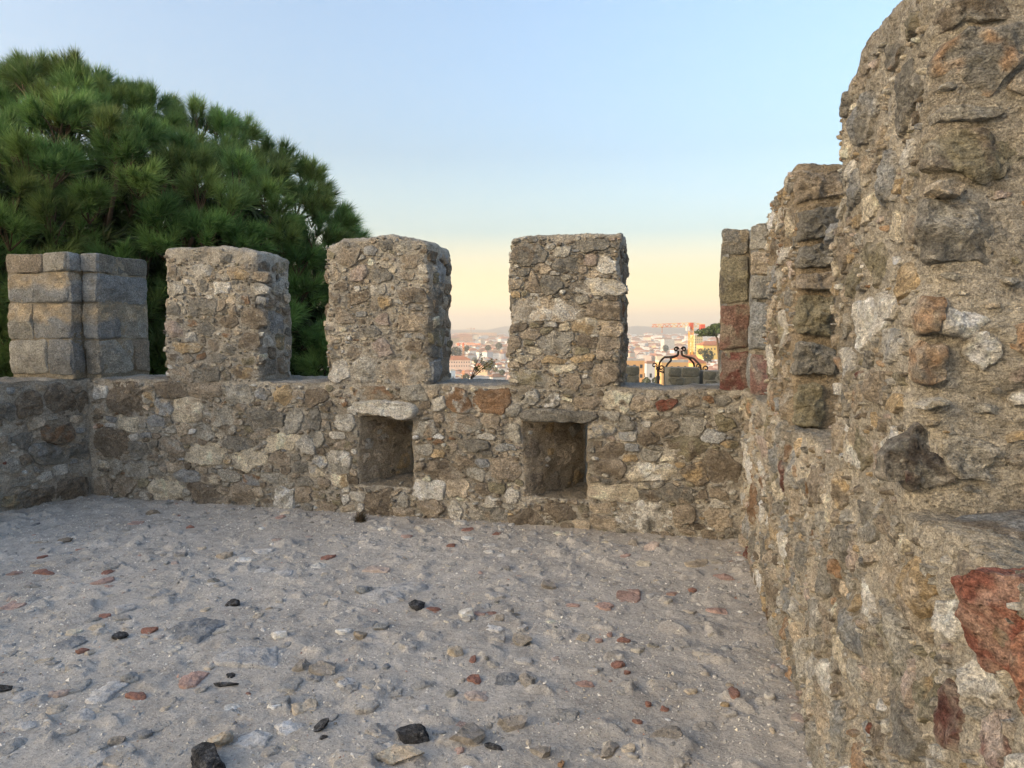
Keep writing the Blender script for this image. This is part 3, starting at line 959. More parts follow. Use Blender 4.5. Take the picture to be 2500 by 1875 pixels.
def ashlar(fr, s0, s1, z0, z1, cn, parent, band=None, h=.020, gap=.008, jit=.05, col=None, cell=.014, rough=.55, amp=.35):
    o = Outline((s0 + s1) / 2, (z0 + z1) / 2, (s1 - s0) / 2 - gap, (z1 - z0) / 2 - gap, rng, 0, 1.6, np.array(col if col is not None else COL[cn]) * rng.uniform(.9, 1.12), jit, h=h)
    e = 14.0
    a, b = o.a, o.b
    lim = (np.abs(np.cos(o.TH) / a) ** e + np.abs(np.sin(o.TH) / b) ** e) ** (-1 / e)
    o.R = lim * (1 + jit * 0.6 * np.sin(3 * o.TH + rng.uniform(0, 6)) * np.sin(7 * o.TH + rng.uniform(0, 6)))
    o.blocky = 1.4
    o.col2 = band
    p, q, t, c = stone_mesh(fr, o, rng, cell, 0.0, rough, amp)
    return mesh_np("stone", p, [q, t], M_STONE, parent, loc=fr.P(o.s, o.z, 0), col=c)


def ashlar_px(fr, x0, y0, x1, y1, cn, parent, **kw):
    s0, s1, z0, z1 = px_rect(fr, x0, y0, x1, y1)
    return ashlar(fr, min(s0, s1), max(s0, s1), z0, z1, cn, parent, **kw)


GB, TB = COL['slate'], COL['tan']
bands = [None, ('band', TANB, 1.99), ('band', TANB, 1.70), None]
for k, splits in enumerate([(0, .33, .56, .82), (0, .37, .82), (0, .26, .82), (0, .62, .82)][::-1]):
    pass
LROWS = {0: [(0, .46, 'grey'), (.46, .755, 'slate')], 1: [(0, .30, 'grey'), (.30, .755, 'slate')], 2: [(0, .755, 'slate')], 3: [(0, .45, 'brown'), (.45, .755, 'grey')]}
for k, row in LROWS.items():
    for a, b, cn in row:
        bd = ('band', TANB, {1: 1.735, 2: 2.045}.get(k, 9)) if k in (1, 2) else None
        ashlar(FE, a, b, LZ[k], LZ[k + 1], cn, lm, band=bd, col=np.array(COL[cn]) * .92)
fs = Frame((-5.80, 5.55, 0), (0, 1, 0), (1, 0, 0))                 # narrow return facing the terrace
for k in range(4):
    ashlar(fs, .0, .145, LZ[k], LZ[k + 1], 'slate', lm, band=('band', TANB, {1: 1.735, 2: 2.1}.get(k, 9)), h=.022)
ff = Frame((-5.80, 5.69, 0), (1, 0, 0), (0, -1, 0))
for k in range(4):
    ashlar(ff, .01, .19, LZ[k], LZ[k + 1], 'slate' if k else 'dgrey', lm, band=('band', TANB, {1: 1.735, 3: 9}.get(k, 9)), h=.022)
fz = Frame((-5.61, 5.69, 0), (0, 1, 0), (1, 0, 0))
for k, row in {0: [(0, .44, 'grey'), (.44, .66, 'brown')], 1: [(0, .28, 'slate'), (.28, .66, 'grey')], 2: [(0, .66, 'slate')], 3: [(0, .27, 'dgrey'), (.27, .66, 'dgrey')]}.items():
    for a, b, cn in row:
        ashlar(fz, a, b, LZ[k], LZ[k + 1], cn, lm, band=('band', TANB, 1.735) if k == 1 else None, col=np.array(COL[cn]) * .9)

# left wall below
acc = Acc()
ssl = np.concatenate([axis([-5.2, -1.3], 0.05)[:-1], axis([-1.3, 0.02], 0.013)])
face_grid(acc, FL, ssl, axis([-0.12, H_SILL], 0.013), 0.0, base=(.47, .43, .365), seed=5.0)
g = np.meshgrid(ssl, axis([0.0, 0.85], 0.022), indexing='ij')
p = FL.P(g[0], np.full(g[0].shape, H_SILL), g[1]).reshape(-1, 3)
acc.add(p + rough_disp(p, 0.8), grid_quads(*g[0].shape), c=mortar_col(p, (.40, .375, .33), 0.2))
weld(acc.build("mortar_core", M_MORTAR, left_wall))
oa = Acc()
q_ = FL.P(np.array([-5.2, 1.2]), np.zeros(2), 0.85)
v = np.concatenate([FL.P(np.array([-5.2, .6, .6, -5.2]), np.full(4, zz), np.array([.5, .5, .85, .85])) for zz in (-3.4, H_SILL - .04)])
mesh_np("outer_face", v, np.array([(0, 1, 5, 4), (1, 2, 6, 5), (2, 3, 7, 6), (3, 0, 4, 7), (4, 5, 6, 7)]), M_MORTAR, left_wall, col=np.tile(np.array(BASE_BACK), (8, 1)), smooth_shade=False)
ROWS_LEFT = [(70,990,52,64,'dbrown',.4),(145,977,66,74,'dbrown',.4),(195,970,36,56,'dbrown',.3),(140,1060,70,50,'dbrown',.3,'rust'),(192,1098,50,54,'dgrey',.5,'brown'),(118,1110,88,50,'dgrey',.4,'slate'),(62,1078,60,40,'dgrey',.2),
             (106,1163,44,22,'lgrey',.3),(36,1178,56,22,'grey',.3),(172,1195,76,48,'dbrown',.5),(96,1220,66,52,'dbrown',.3),(34,1090,16,10,'lgrey',.3),(36,1106,16,10,'lgrey',.3),(7,1130,14,9,'red',.3),(22,1140,44,34,'grey',.2),
             (57,1154,10,9,'white',.3),(14,1000,36,60,'dgrey',.3),(20,1226,40,30,'olive',.2,'ochre')]
pk = Packer(-5.1, -0.02, -0.02, H_SILL - .015)
for o in traced(FL, ROWS_LEFT, rng):
    pk.put(o, .004, test=False)
pk.fill(rng, [(.10, .15, .5, .8, 200, .010), (.065, .10, .5, .85, 700, .010), (.035, .06, .45, .9, 900, .010)], dict(dgrey=1, dbrown=1.5, brown=2.5, grey=3.5, slate=1, lgrey=1.6, tan=1.2))
pk.items = [o for o in pk.items if o.s > -1.6] + [o for o in pk.items if o.s <= -1.6]
pk.grow(rng, 1.3)
lay(FL, pk.items, left_wall, rng, limit=170, cell=0.015, lift=.013, smear=(BASE_BACK, .3))
lm2 = merlon_core("merlon", FL, -2.75, -1.65, H_SILL - .01, 2.38, 0.0, .8, left_wall, r=.05, base=(.47, .43, .365), seed=2.0, res=.03,
                  label="rubble merlon on the left wall, next after the corner one")
pk = Packer(-2.72, -1.68, H_SILL, 2.36)
pk.fill(rng, LV_SPARSE[:3], PAL_BACK)
lay(FL, pk.items, lm2, rng, limit=40, cell=.025)

# -------------------------------------------------- right wall
right_wall = tag(empty("parapet_wall", (.45, 3.0, 0)), "close rubble parapet wall along the right side, thick tan mortar and a big red stone", "castle wall", "parapet walls round the terrace")
M_NEAR = M_MORTAR
ssr = np.concatenate([axis([0.0, 4.8], 0.010)[:-1], axis([4.8, 5.6], .04)])
acc = Acc()
face_grid(acc, FR_, ssr, axis([-0.12, H_SILL], 0.0095), 0.0, base=BASE_RIGHT, seed=8.0, amp=1.25)
g = np.meshgrid(ssr, axis([0.0, 0.6], 0.012), indexing='ij')
p = FR_.P(g[0], np.full(g[0].shape, H_SILL), g[1]).reshape(-1, 3)
acc.add(p + rough_disp(p, 1.25), grid_quads(*g[0].shape), c=mortar_col(p, (.40, .35, .27), 0.25))
weld(acc.build("mortar_core", M_MORTAR, right_wall))
v = np.concatenate([FR_.P(np.array([-.7, 5.6, 5.6, -.7]), np.full(4, zz), np.array([.3, .3, .6, .6])) for zz in (-3.4, H_SILL - .04)])
mesh_np("outer_face", v, np.array([(0, 1, 5, 4), (1, 2, 6, 5), (2, 3, 7, 6), (3, 0, 4, 7), (4, 5, 6, 7)]), M_MORTAR, right_wall, col=np.tile(np.array(BASE_RIGHT), (8, 1)), smooth_shade=False)

# stones of its inner face
rngr = np.random.RandomState(21)
ROWS_RIGHT = [(1917,1352,22,80,'white',.3),(1887,1435,34,76,'dbrown',.3),(1924,1465,38,54,'slate',.2),(1890,1284,46,66,'ochre',.3,'brown'),(1966,1363,42,54,'dgrey',.3),(2000,1495,24,70,'lgrey',.3,'dgrey'),
 (2090,1540,70,90,'slate',.2,'dgrey'),(2135,1472,34,74,'white',.1),(2105,1476,16,46,'ochre',.2),(2026,1664,30,90,'lgrey',.2,'white'),(2060,1610,22,110,'cream',.3),(2097,1683,34,120,'grey',.2,'lgrey'),(2014,1765,22,80,'tan',.4),
 (2052,1770,36,110,'grey',.2,'slate'),(2129,1781,9,38,'red',.5),(2190,1551,52,130,'grey',.2,'olive'),(2232,1777,80,105,'dgrey',.2,'basalt'),(2277,1690,56,130,'olive',.2,'ochre'),(2362,1745,66,170,'dred',.2,'pinkgrey'),
 (2455,1800,70,100,'pinkgrey',.2,'dred'),(2315,1845,46,54,'lgrey',.3,'grey'),(2156,1806,36,80,'dbrown',.2),(2084,1102,44,90,'cream',.3,'white'),(2130,1072,44,90,'dgrey',.1,'lgrey'),(1998,1170,36,110,'brown',.3,'dbrown'),
 (1895,1120,32,70,'slate',.2),(2118,1280,50,90,'dgrey',.2,'grey'),(2072,1326,44,80,'dgrey',.2),(1948,1230,30,60,'tan',.3),(2040,1230,30,70,'cream',.2,'tan'),(2170,1400,46,80,'tan',.2),(2200,1290,40,60,'grey',.2,'tan')]
pk = Packer(0.02, 5.5, -0.02, H_SILL - .02)
for o in traced(FR_, ROWS_RIGHT, rngr, .14):
    pk.put(o, .006, test=False)
pk.fill(rngr, [(.11, .19, .4, .8, 120, .016), (.07, .11, .4, .8, 320, .012), (.04, .07, .35, .8, 600, .010), (.022, .04, .3, .75, 900, .008), (.010, .022, .25, .7, 1500, .006)], PAL_RIGHT, 0.45, (.0, .6))
pk.grow(rngr, 1.35, .010)
lay(FR_, pk.items, right_wall, rngr, limit=300, cell=0.0098, rough=1.3, amp=1.25, smear=(BASE_RIGHT, .5), lift=.008)

# corner merlon, half on the back wall, half on the right wall
c5 = empty("merlon", (.4, 5.6, H_SILL), right_wall)
c5["label"] = "corner merlon of squared grey, purple and dark red blocks"
F5 = Frame((.20, 5.69, 0), (1, 0, 0), (0, -1, 0))
merlon_core("mortar_core", F5, 0.014, .70, H_SILL - .01, 2.375, 0.016, .6, c5, r=.02, amp=.5, base=(.36, .32, .25), seed=1.0)
F6 = Frame((.385, 5.35, 0), (1, 0, 0), (0, -1, 0))
merlon_core("mortar_core", F6, 0.014, .55, H_SILL - .01, 2.39, 0.016, .36, c5, r=.02, amp=.5, base=(.36, .32, .25), seed=1.0)
for y0, y1, cn, kw in ((562, 621, 'dgrey', dict(band=(.36, .30, .21))), (627, 738, 'olive', dict(band=(.17, .16, .135))), (744, 851, 'pinkgrey', dict(col=(.235, .14, .11), band=(.33, .27, .21))), (858, 956, 'dred', dict(col=(.195, .085, .072), band=(.27, .20, .165)))):
    ashlar_px(F5, 1762, y0, 1828, y1, cn, c5, gap=.004, h=.02, jit=.06, rough=.9, amp=.5, **kw)
for y0, y1, cn, kw in ((550, 610, 'grey', {}), (616, 670, 'tan', {}), (673, 728, 'grey', {}), (736, 853, 'slate', {}), (864, 966, 'pinkgrey', dict(col=(.34, .205, .18), band=(.40, .33, .28)))):
    ashlar_px(F6, 1834, y0, 1884, y1, cn, c5, gap=.004, h=.02, jit=.06, rough=.9, amp=.5, **kw)
F5s = face_frame(F5, 0.0, -1)
for z0, z1 in ((1.19, 1.47), (1.48, 1.78), (1.79, 2.14), (2.15, 2.36)):
    ashlar(F5s, .01, .3, z0, z1, 'slate', c5, h=.012)
    ashlar(F5s, .31, .58, z0, z1, 'dgrey', c5, h=.012)
F6s = Frame((.385, 5.35, 0), (0, 1, 0), (-1, 0, 0))
for z0, z1 in ((1.19, 1.47), (1.48, 1.78), (1.79, 2.14), (2.15, 2.38)):
    ashlar(F6s, .01, .33, z0, z1, 'slate', c5, h=.012)

# merlon A: end face of stacked dark blocks
mA = merlon_core("merlon", FR_, 1.14, 2.08, H_SILL - .01, 2.40, 0, .6, right_wall, r=.045, amp=1.0, base=(.37, .30, .21), seed=4.0, res=.011,
                 label="merlon with a stack of dark grey blocks on its near end")
FA = Frame(FR_.P(2.08, 0, 0), -FR_.N, FR_.S)
for (y0, y1, cn, x1) in ((415, 487, 'brown', 2045), (508, 582, 'dgrey', 2045), (594, 655, 'dgrey', 2045), (664, 712, 'brown', 2045), (724, 826, 'olive', 2045), (840, 918, 'dgrey', 2050), (930, 1036, 'olive', 2010)):
    ashlar_px(FA, 1938, y0, x1, y1, cn, mA, gap=.006, h=.045, jit=.12, rough=1.6, cell=.011, amp=1.0)
pk = Packer(.21, .58, H_SILL + .01, 2.34)
pk.fill(rngr, LV_MID, PAL_RIGHT, .15)
pk.grow(rngr, 1.3)
lay(FA, pk.items, mA, rngr, limit=30, cell=.02, smear=(BASE_RIGHT, .4), lift=.006)
pk = Packer(.17, .53, H_SILL + .01, 2.34)
pk.fill(rngr, LV_MID, PAL_RIGHT, .15)
pk.grow(rngr, 1.3)
lay(F6, pk.items, c5, rngr, limit=30, cell=.02, smear=(BASE_RIGHT, .4), lift=.014)
pk = Packer(1.15, 2.06, H_SILL, 2.38)
pk.fill(rngr, LV_MID, PAL_RIGHT, 0.3, (0, .5))
lay(FR_, pk.items, mA, rngr, limit=80, cell=0.011, rough=1.3, smear=(BASE_RIGHT, .5), lift=.008)

# merlon B: the big near one
topB = lambda s, d: -0.16 * smooth(3.35, 2.85, s) - 0.05 * smooth(3.85, 3.6, s) * 0
mB = merlon_core("merlon", FR_, 2.92, 3.85, H_SILL - .01, 2.52, 0, .6, right_wall, r=.07, amp=1.0, base=BASE_RIGHT, seed=6.0, res=.009,
                 label="large close merlon plastered with tan mortar, white lumps and dark pumice stone", top=topB)
FBn = Frame(FR_.P(3.85, 0, 0), -FR_.N, FR_.S)
ROWS_NEAR = [(2410,135,250,150,'dgrey',.4,'orange',.022),(2390,268,260,36,'dgrey',.5,'grey',.018),(2390,367,220,110,'olive',.2,'dbrown',.018),(2292,472,100,28,'tan',.5,'brown',.03),(2345,575,210,140,'dgrey',.2,'grey',.018),
             (2258,886,90,84,'orange',.3,'brown',.035),(2262,775,70,100,'tan',.3,'orange',.02),(2330,800,120,90,'white',.1,'lgrey',.018),(2395,850,110,80,'white',.1,'lgrey',.018),(2265,977,100,20,'cream',.4,'white',.04),(2430,685,60,24,'grey',.2,'tan',.02),
             (2255,1145,190,180,'basalt',.1,'dgrey',.024),(2235,1190,50,60,'dred',.2,'basalt',.03),(2385,1120,130,130,'dgrey',.1,'grey',.024),(2480,960,60,40,'white',.2,None,.02),(2370,25,240,70,'dgrey',.3,'dbrown',.02),(2180,200,60,110,'dbrown',.2,None,.03),(2326,1052,16,12,'ochre',.2,None,.02),(2470,1310,70,50,'cream',.3,None,.02)]
pk = Packer(0.0, .58, H_SILL + .01, 2.46)
for o in traced(FBn, ROWS_NEAR, rngr, .16):
    pk.put(o, .006, test=False)
pk.fill(rngr, [(.10, .17, .35, .6, 90, .012), (.06, .10, .35, .6, 120, .012), (.012, .025, .3, .7, 260, .012)], PAL_RIGHT, .15, (.1, .7))
pk.grow(rngr, 1.3)
lay(FBn, pk.items, mB, rngr, limit=80, cell=.006, rough=.95, amp=1.0, smear=(BASE_RIGHT, .55), lift=.0)
pk = Packer(2.95, 3.80, H_SILL, 2.42)
ROWS_BL = [(2040,560,20,60,'bgrey',.3),(2085,420,22,60,'lgrey',.2),(2160,430,50,140,'slate',.3),(2090,480,30,110,'slate',.3),(2150,780,60,130,'white',.1,'lgrey'),(2110,790,40,120,'white',.1),(2100,600,26,30,'grey',.3)]
for o in traced(FR_, ROWS_BL, rngr, .16):
    if o.a < .35 and o.b < .35:
        pk.put(o, .004, test=False)
pk.fill(rngr, LV_MID, PAL_RIGHT, .35, (0, .5))
lay(FR_, pk.items, mB, rngr, limit=90, cell=.008, rough=1.1, amp=1.0, smear=(BASE_RIGHT, .5), lift=.006)

# the sill of the near crenel: a dark slab, an ochre block and a big red stone
FT = None


def lump(name, c, half, rng_, mat, parent=None, col=(.3, .3, .3), col2=None, n=28, amp=.16, cuts=6, rot=0.0, tilt=(0, 0), loc=None, freq=1.0):
    """angular boulder: a cube-sphere cut by random planes and roughened"""
    half = np.array(half, float)
    th = np.linspace(0, np.pi, n)
    ph = np.linspace(0, 2 * np.pi, 2 * n, endpoint=False)
    T, P_ = np.meshgrid(th, ph, indexing='ij')
    d = np.stack([np.sin(T) * np.cos(P_), np.sin(T) * np.sin(P_), np.cos(T)], -1).reshape(-1, 3)
    e = 3.6
    r = (np.abs(d) ** e).sum(1) ** (-1 / e)
    p = d * r[:, None]
    for _ in range(cuts):
        nn = rng_.normal(size=3)
        nn /= np.linalg.norm(nn)
        off = rng_.uniform(.5, .9)
        ex = np.maximum(p @ nn - off, 0)
        p = p - ex[:, None] * nn
    off = rng_.uniform(0, 60)
    p = p * half
    p = p + d * (fbm(p / half.mean() + off, 1.6 * freq, 4, .55) * amp * half.min())[:, None]
    if tilt != (0, 0) or rot:
        Rm = np.array(Matrix.Rotation(rot, 3, 'Z') @ Matrix.Rotation(tilt[0], 3, 'X') @ Matrix.Rotation(tilt[1], 3, 'Y'))
        p = p @ Rm.T
    p = p + np.array(c)
    idx = np.arange(n * 2 * n).reshape(n, 2 * n)
    i0, i1 = idx[:-1], idx[1:]
    q = np.stack([i0, i1, np.roll(i1, -1, 1), np.roll(i0, -1, 1)], -1).reshape(-1, 4)
    cn = fbm(p, 1.0 / half.mean(), 3, .55, off)
    cc = np.array(col)[None] * (1 + .35 * cn)[:, None]
    if col2 is not None:
        f = smooth(-.05, .4, fbm(p, 1.3 / half.mean(), 4, .6, off + 5))[:, None]
        cc = cc * (1 - f) + f * np.array(col2)[None]
    return mesh_np(name, p, q, mat, parent, loc=c if loc is None else loc, col=np.clip(cc, .012, .7), sharp=30)


def sill_pt(s, d, z=H_SILL):
    return FR_.P(s, z, d)


a_ = math.atan2(FR_.S[1], FR_.S[0])
def face_pt(x, y, d):
    s_, z_ = on_face(FR_, x, y)
    return FR_.P(s_, z_, d)


rngl = np.random.RandomState(23)
lump("stone", sill_pt(4.06, .28, 1.165), (.17, .26, .042), rngl, M_STONE, right_wall, COL['slate'], COL['dbrown'], 34, .3, 4, a_, (.06, .1))["label"] = "dark slate slab lying on the sill"
lump("stone", face_pt(2268, 1415, .02), (.075, .065, .085), rngl, M_STONE, right_wall, COL['ochre'], COL['tan'], 30, .2, 7, a_ + .3)["label"] = "ochre block at the edge of the sill"
lump("stone", face_pt(2445, 1530, .045), (.115, .125, .10), rngl, M_STONE, right_wall, (.29, .115, .082), (.40, .25, .19), 48, .2, 8, a_ - .25, (.1, -.1))["label"] = "big dark red stone at the edge of the sill"
lump("stone", face_pt(2530, 1705, .04), (.055, .07, .11), rngl, M_STONE, right_wall, (.40, .20, .13), (.45, .31, .22), 34, .2, 7, a_)["label"] = "orange red stone below the dark red one"

# merlon beyond the near crenel, out of the picture
mC = merlon_core("merlon", FR_, 4.86, 5.58, H_SILL - .01, 2.40, 0, .6, right_wall, r=.05, amp=1.2, base=BASE_RIGHT, seed=9.0, res=.02, label="tan mortared merlon nearest on the right wall")
for rt in (back_wall, left_wall, right_wall):
    reparent_keep(rt)

# ================================================================== the terrace floor
def ground_material():
    m, tr = new_mat("trodden_earth")
    k = NT(tr)
    p = k.n("ShaderNodeNewGeometry").outputs["Position"]
    col = k.n("ShaderNodeVertexColor", layer_name="col").outputs[0]
    fine = k.noise(p, 60.0, 6, 0.7)
    grit = k.noise(p, 230.0, 4, 0.7)
    mid = k.noise(p, 14.0, 6, 0.65, 0.2)
    v = k.mul(k.mapr(fine, .3, .7, .74, 1.22), k.mapr(grit, .3, .7, .78, 1.2))
    v = k.mul(v, k.mapr(mid, .3, .7, .84, 1.12))
    c = k.mix(1.0, col, k.n("ShaderNodeCombineColor", inp={0: v, 1: v, 2: v}).outputs[0], 'MULTIPLY')
    vo = k.n("ShaderNodeTexVoronoi", inp={"Vector": p, "Scale": 85.0, "Randomness": 1.0})
    sel = k.n("ShaderNodeSeparateColor", inp={0: vo.outputs["Color"]}).outputs[0]
    chip = k.mul(k.mapr(vo.outputs["Distance"], .30, .22), k.mapr(sel, .72, .74))
    chip = k.mul(chip, k.mapr(mid, .4, .6, .3, 1.0))
    c = k.mix(k.mul(chip, .75), c, (.62, .60, .56))
    dk = k.mul(k.mapr(vo.outputs["Distance"], .34, .2), k.mapr(sel, .16, .12))
    c = k.mix(k.mul(dk, .6), c, (.10, .095, .09))
    h = k.mul(fine, .012)
    h = k.mul(h, k.mul(grit, .004), 'ADD')
    h = k.mul(h, k.mul(chip, .002), 'ADD')
    h = k.mul(h, k.mul(mid, .02), 'ADD')
    b = k.n("ShaderNodeBump", inp={"Strength": .85, "Distance": 1.0, "Height": h})
    bs = k.n("ShaderNodeBsdfPrincipled", inp={"Base Color": c, "Roughness": .95, "Specular IOR Level": .2, "Normal": b.outputs[0]})
    k.n("ShaderNodeOutputMaterial", inp={0: bs.outputs[0]})
    return m


M_GROUND = ground_material()
gx = np.concatenate([axis([-7.2, -6.4], .05)[:-1], axis([-6.4, .6], 0.0118), [.75, 1.0]])
gy = np.concatenate([axis([-2.6, 1.6], 0.06)[:-1], axis([1.6, 2.2], .03)[:-1], axis([2.2, 5.85], 0.0115)])
GX, GY = np.meshgrid(gx, gy, indexing='ij')
P3 = np.stack([GX.ravel(), GY.ravel(), np.zeros(GX.size)], -1)
Hf = 0.022 * fbm(P3, 1.1, 2) + 0.012 * fbm(P3, 4.0, 3, .5, 4.0)
# crusty ledges: a terraced field, broken by a finer one
q_ = fbm(P3, 3.6, 4, .55, 20.0) * 3.0 + 0.12 * fbm(P3, 18.0, 3, .6)
fl = np.floor(q_)
Hf += 0.007 * (fl + smooth(0.0, 0.22, q_ - fl)) * smooth(-.15, .25, fbm(P3, .9, 2, .5, 31.0))
q_ = fbm(P3, 9.0, 3, .55, 50.0) * 2.6
fl = np.floor(q_)
Hf += 0.0026 * (fl + smooth(0.0, 0.3, q_ - fl))
Hf += 0.0045 * fbm(P3, 30.0, 3, .6, 8.0) + 0.002 * fbm(P3, 90.0, 2)
HG = Hf.reshape(GX.shape) * .62
rg = np.random.RandomState(5)
for i in range(1000):                                  # stones just under the crust push it up
    bx, by = rg.uniform(-6.3, .5), rg.uniform(1.7, 5.6)
    a = abs(rg.normal(0, .035)) + .018
    b = a * rg.uniform(.5, .9)
    hh = min(a * rg.uniform(.12, .40), .022)
    an = rg.normal(.6, .6)
    m = a * 1.5
    i0, i1 = np.searchsorted(gx, [bx - m, bx + m])
    j0, j1 = np.searchsorted(gy, [by - m, by + m])
    if i1 - i0 < 2 or j1 - j0 < 2:
        continue
    X, Y = GX[i0:i1, j0:j1] - bx, GY[i0:i1, j0:j1] - by
    U, V = X * math.cos(an) + Y * math.sin(an), -X * math.sin(an) + Y * math.cos(an)
    wob = 1 + .22 * np.sin(3 * np.arctan2(V, U) + i) + .12 * np.sin(5 * np.arctan2(V, U) + 2 * i)
    r = np.hypot(U / a, V / b) / wob
    prof = 1 - smooth(.62, 1.0, r)
    tilt = 1 + .7 * (V / b)                             # steep on one side, buried on the other
    HG[i0:i1, j0:j1] = np.maximum(HG[i0:i1, j0:j1], HG[i0:i1, j0:j1] * .5 + .5 * HG[i0:i1, j0:j1].mean() + hh * prof * np.clip(tilt, .1, 1.7))
# dirt gathered along the foot of the walls
dw = np.minimum(5.69 - GY, (0.50 - .035 * (GY - 2.5)) - GX)
dw = np.minimum(dw, GX - (-5.78 + .2 * (GY - 5.69)))
HG += .035 * np.exp(-np.clip(dw, 0, 9) / .10) * (0.6 + .5 * fbm(P3, 2.0, 2).reshape(GX.shape))
HG -= np.median(HG[:, 200:])


def px_floor(x, y, w_, h_):
    X, Y = on_ground(x, y)
    X0, Y0 = on_ground(x - w_ / 2, y)
    X1, Y1 = on_ground(x + w_ / 2, y)
    a = math.hypot(X1 - X0, Y1 - Y0) / 2
    Xa, Ya = on_ground(x, y - h_ / 2)
    Xb, Yb = on_ground(x, y + h_ / 2)
    return X, Y, a, math.hypot(Xb - Xa, Yb - Ya) / 2


ROWS_FLOOR = [(479,1534,127,77,'slate'),(615,1607,181,50,'lgrey'),(258,1688,90,50,'lgrey'),(626,1803,77,72,'lgrey'),(708,1672,63,36,'grey'),(850,1670,50,32,'lgrey'),(176,1568,72,27,'bgrey'),(185,1677,54,40,'grey'),
 (936,1457,150,36,'lgrey'),(968,1436,150,40,'lgrey'),(240,1530,36,18,'tan'),(181,1541,32,14,'cream'),(307,1484,59,27,'lgrey'),(27,1823,59,54,'grey'),(253,1419,42,20,'pink'),(262,1400,24,14,'red'),(258,1504,36,11,'red'),(468,1659,81,34,'pink'),
 (1528,1451,77,38,'pink'),(1474,1482,41,20,'pink'),(1770,1411,54,13,'pink'),(1427,1670,54,14,'pink'),(1519,1566,45,9,'red'),(1461,1566,22,12,'pink'),(1490,1552,18,12,'pink'),(1400,1478,50,8,'pink'),(1232,1656,63,30,'bgrey'),
 (1284,1613,59,17,'lgrey'),(1424,1555,36,22,'tan'),(1567,1376,41,16,'cream'),(1700,1376,68,22,'tan'),(1194,1349,32,10,'white'),(1142,1295,27,12,'red'),(1212,1304,18,8,'red'),(1103,1331,23,8,'red'),(580,1350,40,8,'lgrey'),
 (640,1345,60,14,'lgrey'),(650,1390,44,20,'lgrey'),(600,1365,50,12,'white'),(690,1400,50,16,'lgrey'),(800,1362,36,12,'red'),(105,1397,70,8,'red'),(103,1361,22,6,'red'),(35,1400,40,8,'pink'),(688,1263,24,10,'pink'),(465,1287,20,6,'red'),
 (1689,1695,36,13,'tan'),(1770,1726,27,10,'ochre'),(1555,1763,36,9,'red'),(1623,1732,27,9,'red'),(1582,1722,18,10,'red'),(1155,1656,45,21,'red'),(1506,1627,45,20,'red'),(1531,1645,18,9,'red'),(1155,1612,18,16,'red'),
 (1167,1697,68,30,'pinkgrey'),(1379,1747,95,55,'grey'),(1535,1837,36,25,'tan'),(200,1590,36,10,'red'),(336,1697,60,12,'red'),(1060,1489,45,8,'red'),(1172,1500,40,8,'pink'),(920,1389,80,12,'pinkgrey'),(1592,1578,30,8,'dgrey'),(1140,1315,30,6,'white'),
 (1755,1495,60,12,'pink'),(1690,1440,20,10,'red'),(1640,1450,30,10,'pink'),(60,1700,50,30,'lgrey'),(200,1745,90,30,'lgrey'),(230,1860,80,40,'lgrey'),(60,1775,60,20,'lgrey'),(350,1790,60,20,'bgrey'),(1040,1338,46,16,'grey')]
for x, y, w_, h_, cn in ROWS_FLOOR:                     # flat stones lie flush: level the earth round them
    bx, by, a, b = px_floor(x, y, w_, h_)
    i0, i1 = np.searchsorted(gx, [bx - a * 1.6 - .03, bx + a * 1.6 + .03])
    j0, j1 = np.searchsorted(gy, [by - b * 1.7 - .03, by + b * 1.7 + .03])
    if i1 - i0 > 1 and j1 - j0 > 1:
        r = np.hypot((GX[i0:i1, j0:j1] - bx) / (a * 1.55 + .02), (GY[i0:i1, j0:j1] - by) / (b * 1.6 + .02))
        k = smooth(1.0, .75, r)
        HG[i0:i1, j0:j1] = HG[i0:i1, j0:j1] * (1 - k) + k * HG[i0:i1, j0:j1].mean()


def floor_z(x, y):
    i = int(np.clip(np.searchsorted(gx, x), 0, len(gx) - 1))
    j = int(np.clip(np.searchsorted(gy, y), 0, len(gy) - 1))
    return float(HG[i, j])


P3[:, 2] = HG.ravel()
n1 = fbm(P3, 1.3, 4, .55, 3.0)[:, None]
n2 = fbm(P3, 7.0, 4, .55, 13.0)[:, None]
gc = np.array((.455, .425, .385))[None] * (1 + .16 * n1 + .16 * n2)
f = smooth(.1, .6, fbm(P3, .8, 3, .5, 60.0))[:, None]
gc = gc * (1 - .35 * f) + .35 * f * np.array((.425, .405, .375))[None]
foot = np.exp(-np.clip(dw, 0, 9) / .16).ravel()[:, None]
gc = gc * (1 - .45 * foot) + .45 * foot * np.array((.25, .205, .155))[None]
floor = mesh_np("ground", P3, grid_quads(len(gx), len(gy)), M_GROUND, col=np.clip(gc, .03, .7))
floor["kind"] = "structure"
weld(floor, 1e-6)
# earth under it, so that the terrace is solid
tb = Acc()
tb.box((-7.0, -2.6, -3.4), (.9, 5.75, -.16))
v = np.concatenate(tb.v)
mesh_np("terrace_fill", v, np.concatenate(tb.q), M_GROUND, floor, col=np.tile(np.array((.3, .27, .22)), (len(v), 1)), smooth_shade=False)

FG = Frame((0, 0, 0), (1, 0, 0), (0, -1, 0))


class FloorFrame:
    """lays wall-stone shapes on the floor: s = x, z = y, proud upwards"""
    N = np.array((0, 0, 1.0))
    S = np.array((1.0, 0, 0))

    def __init__(f, base):
        f.base = base

    def P(f, s, z, d=0.0):
        s, z, d = np.broadcast_arrays(np.asarray(s, float), np.asarray(z, float), np.asarray(d, float))
        return np.stack([s, z, f.base - d], -1)


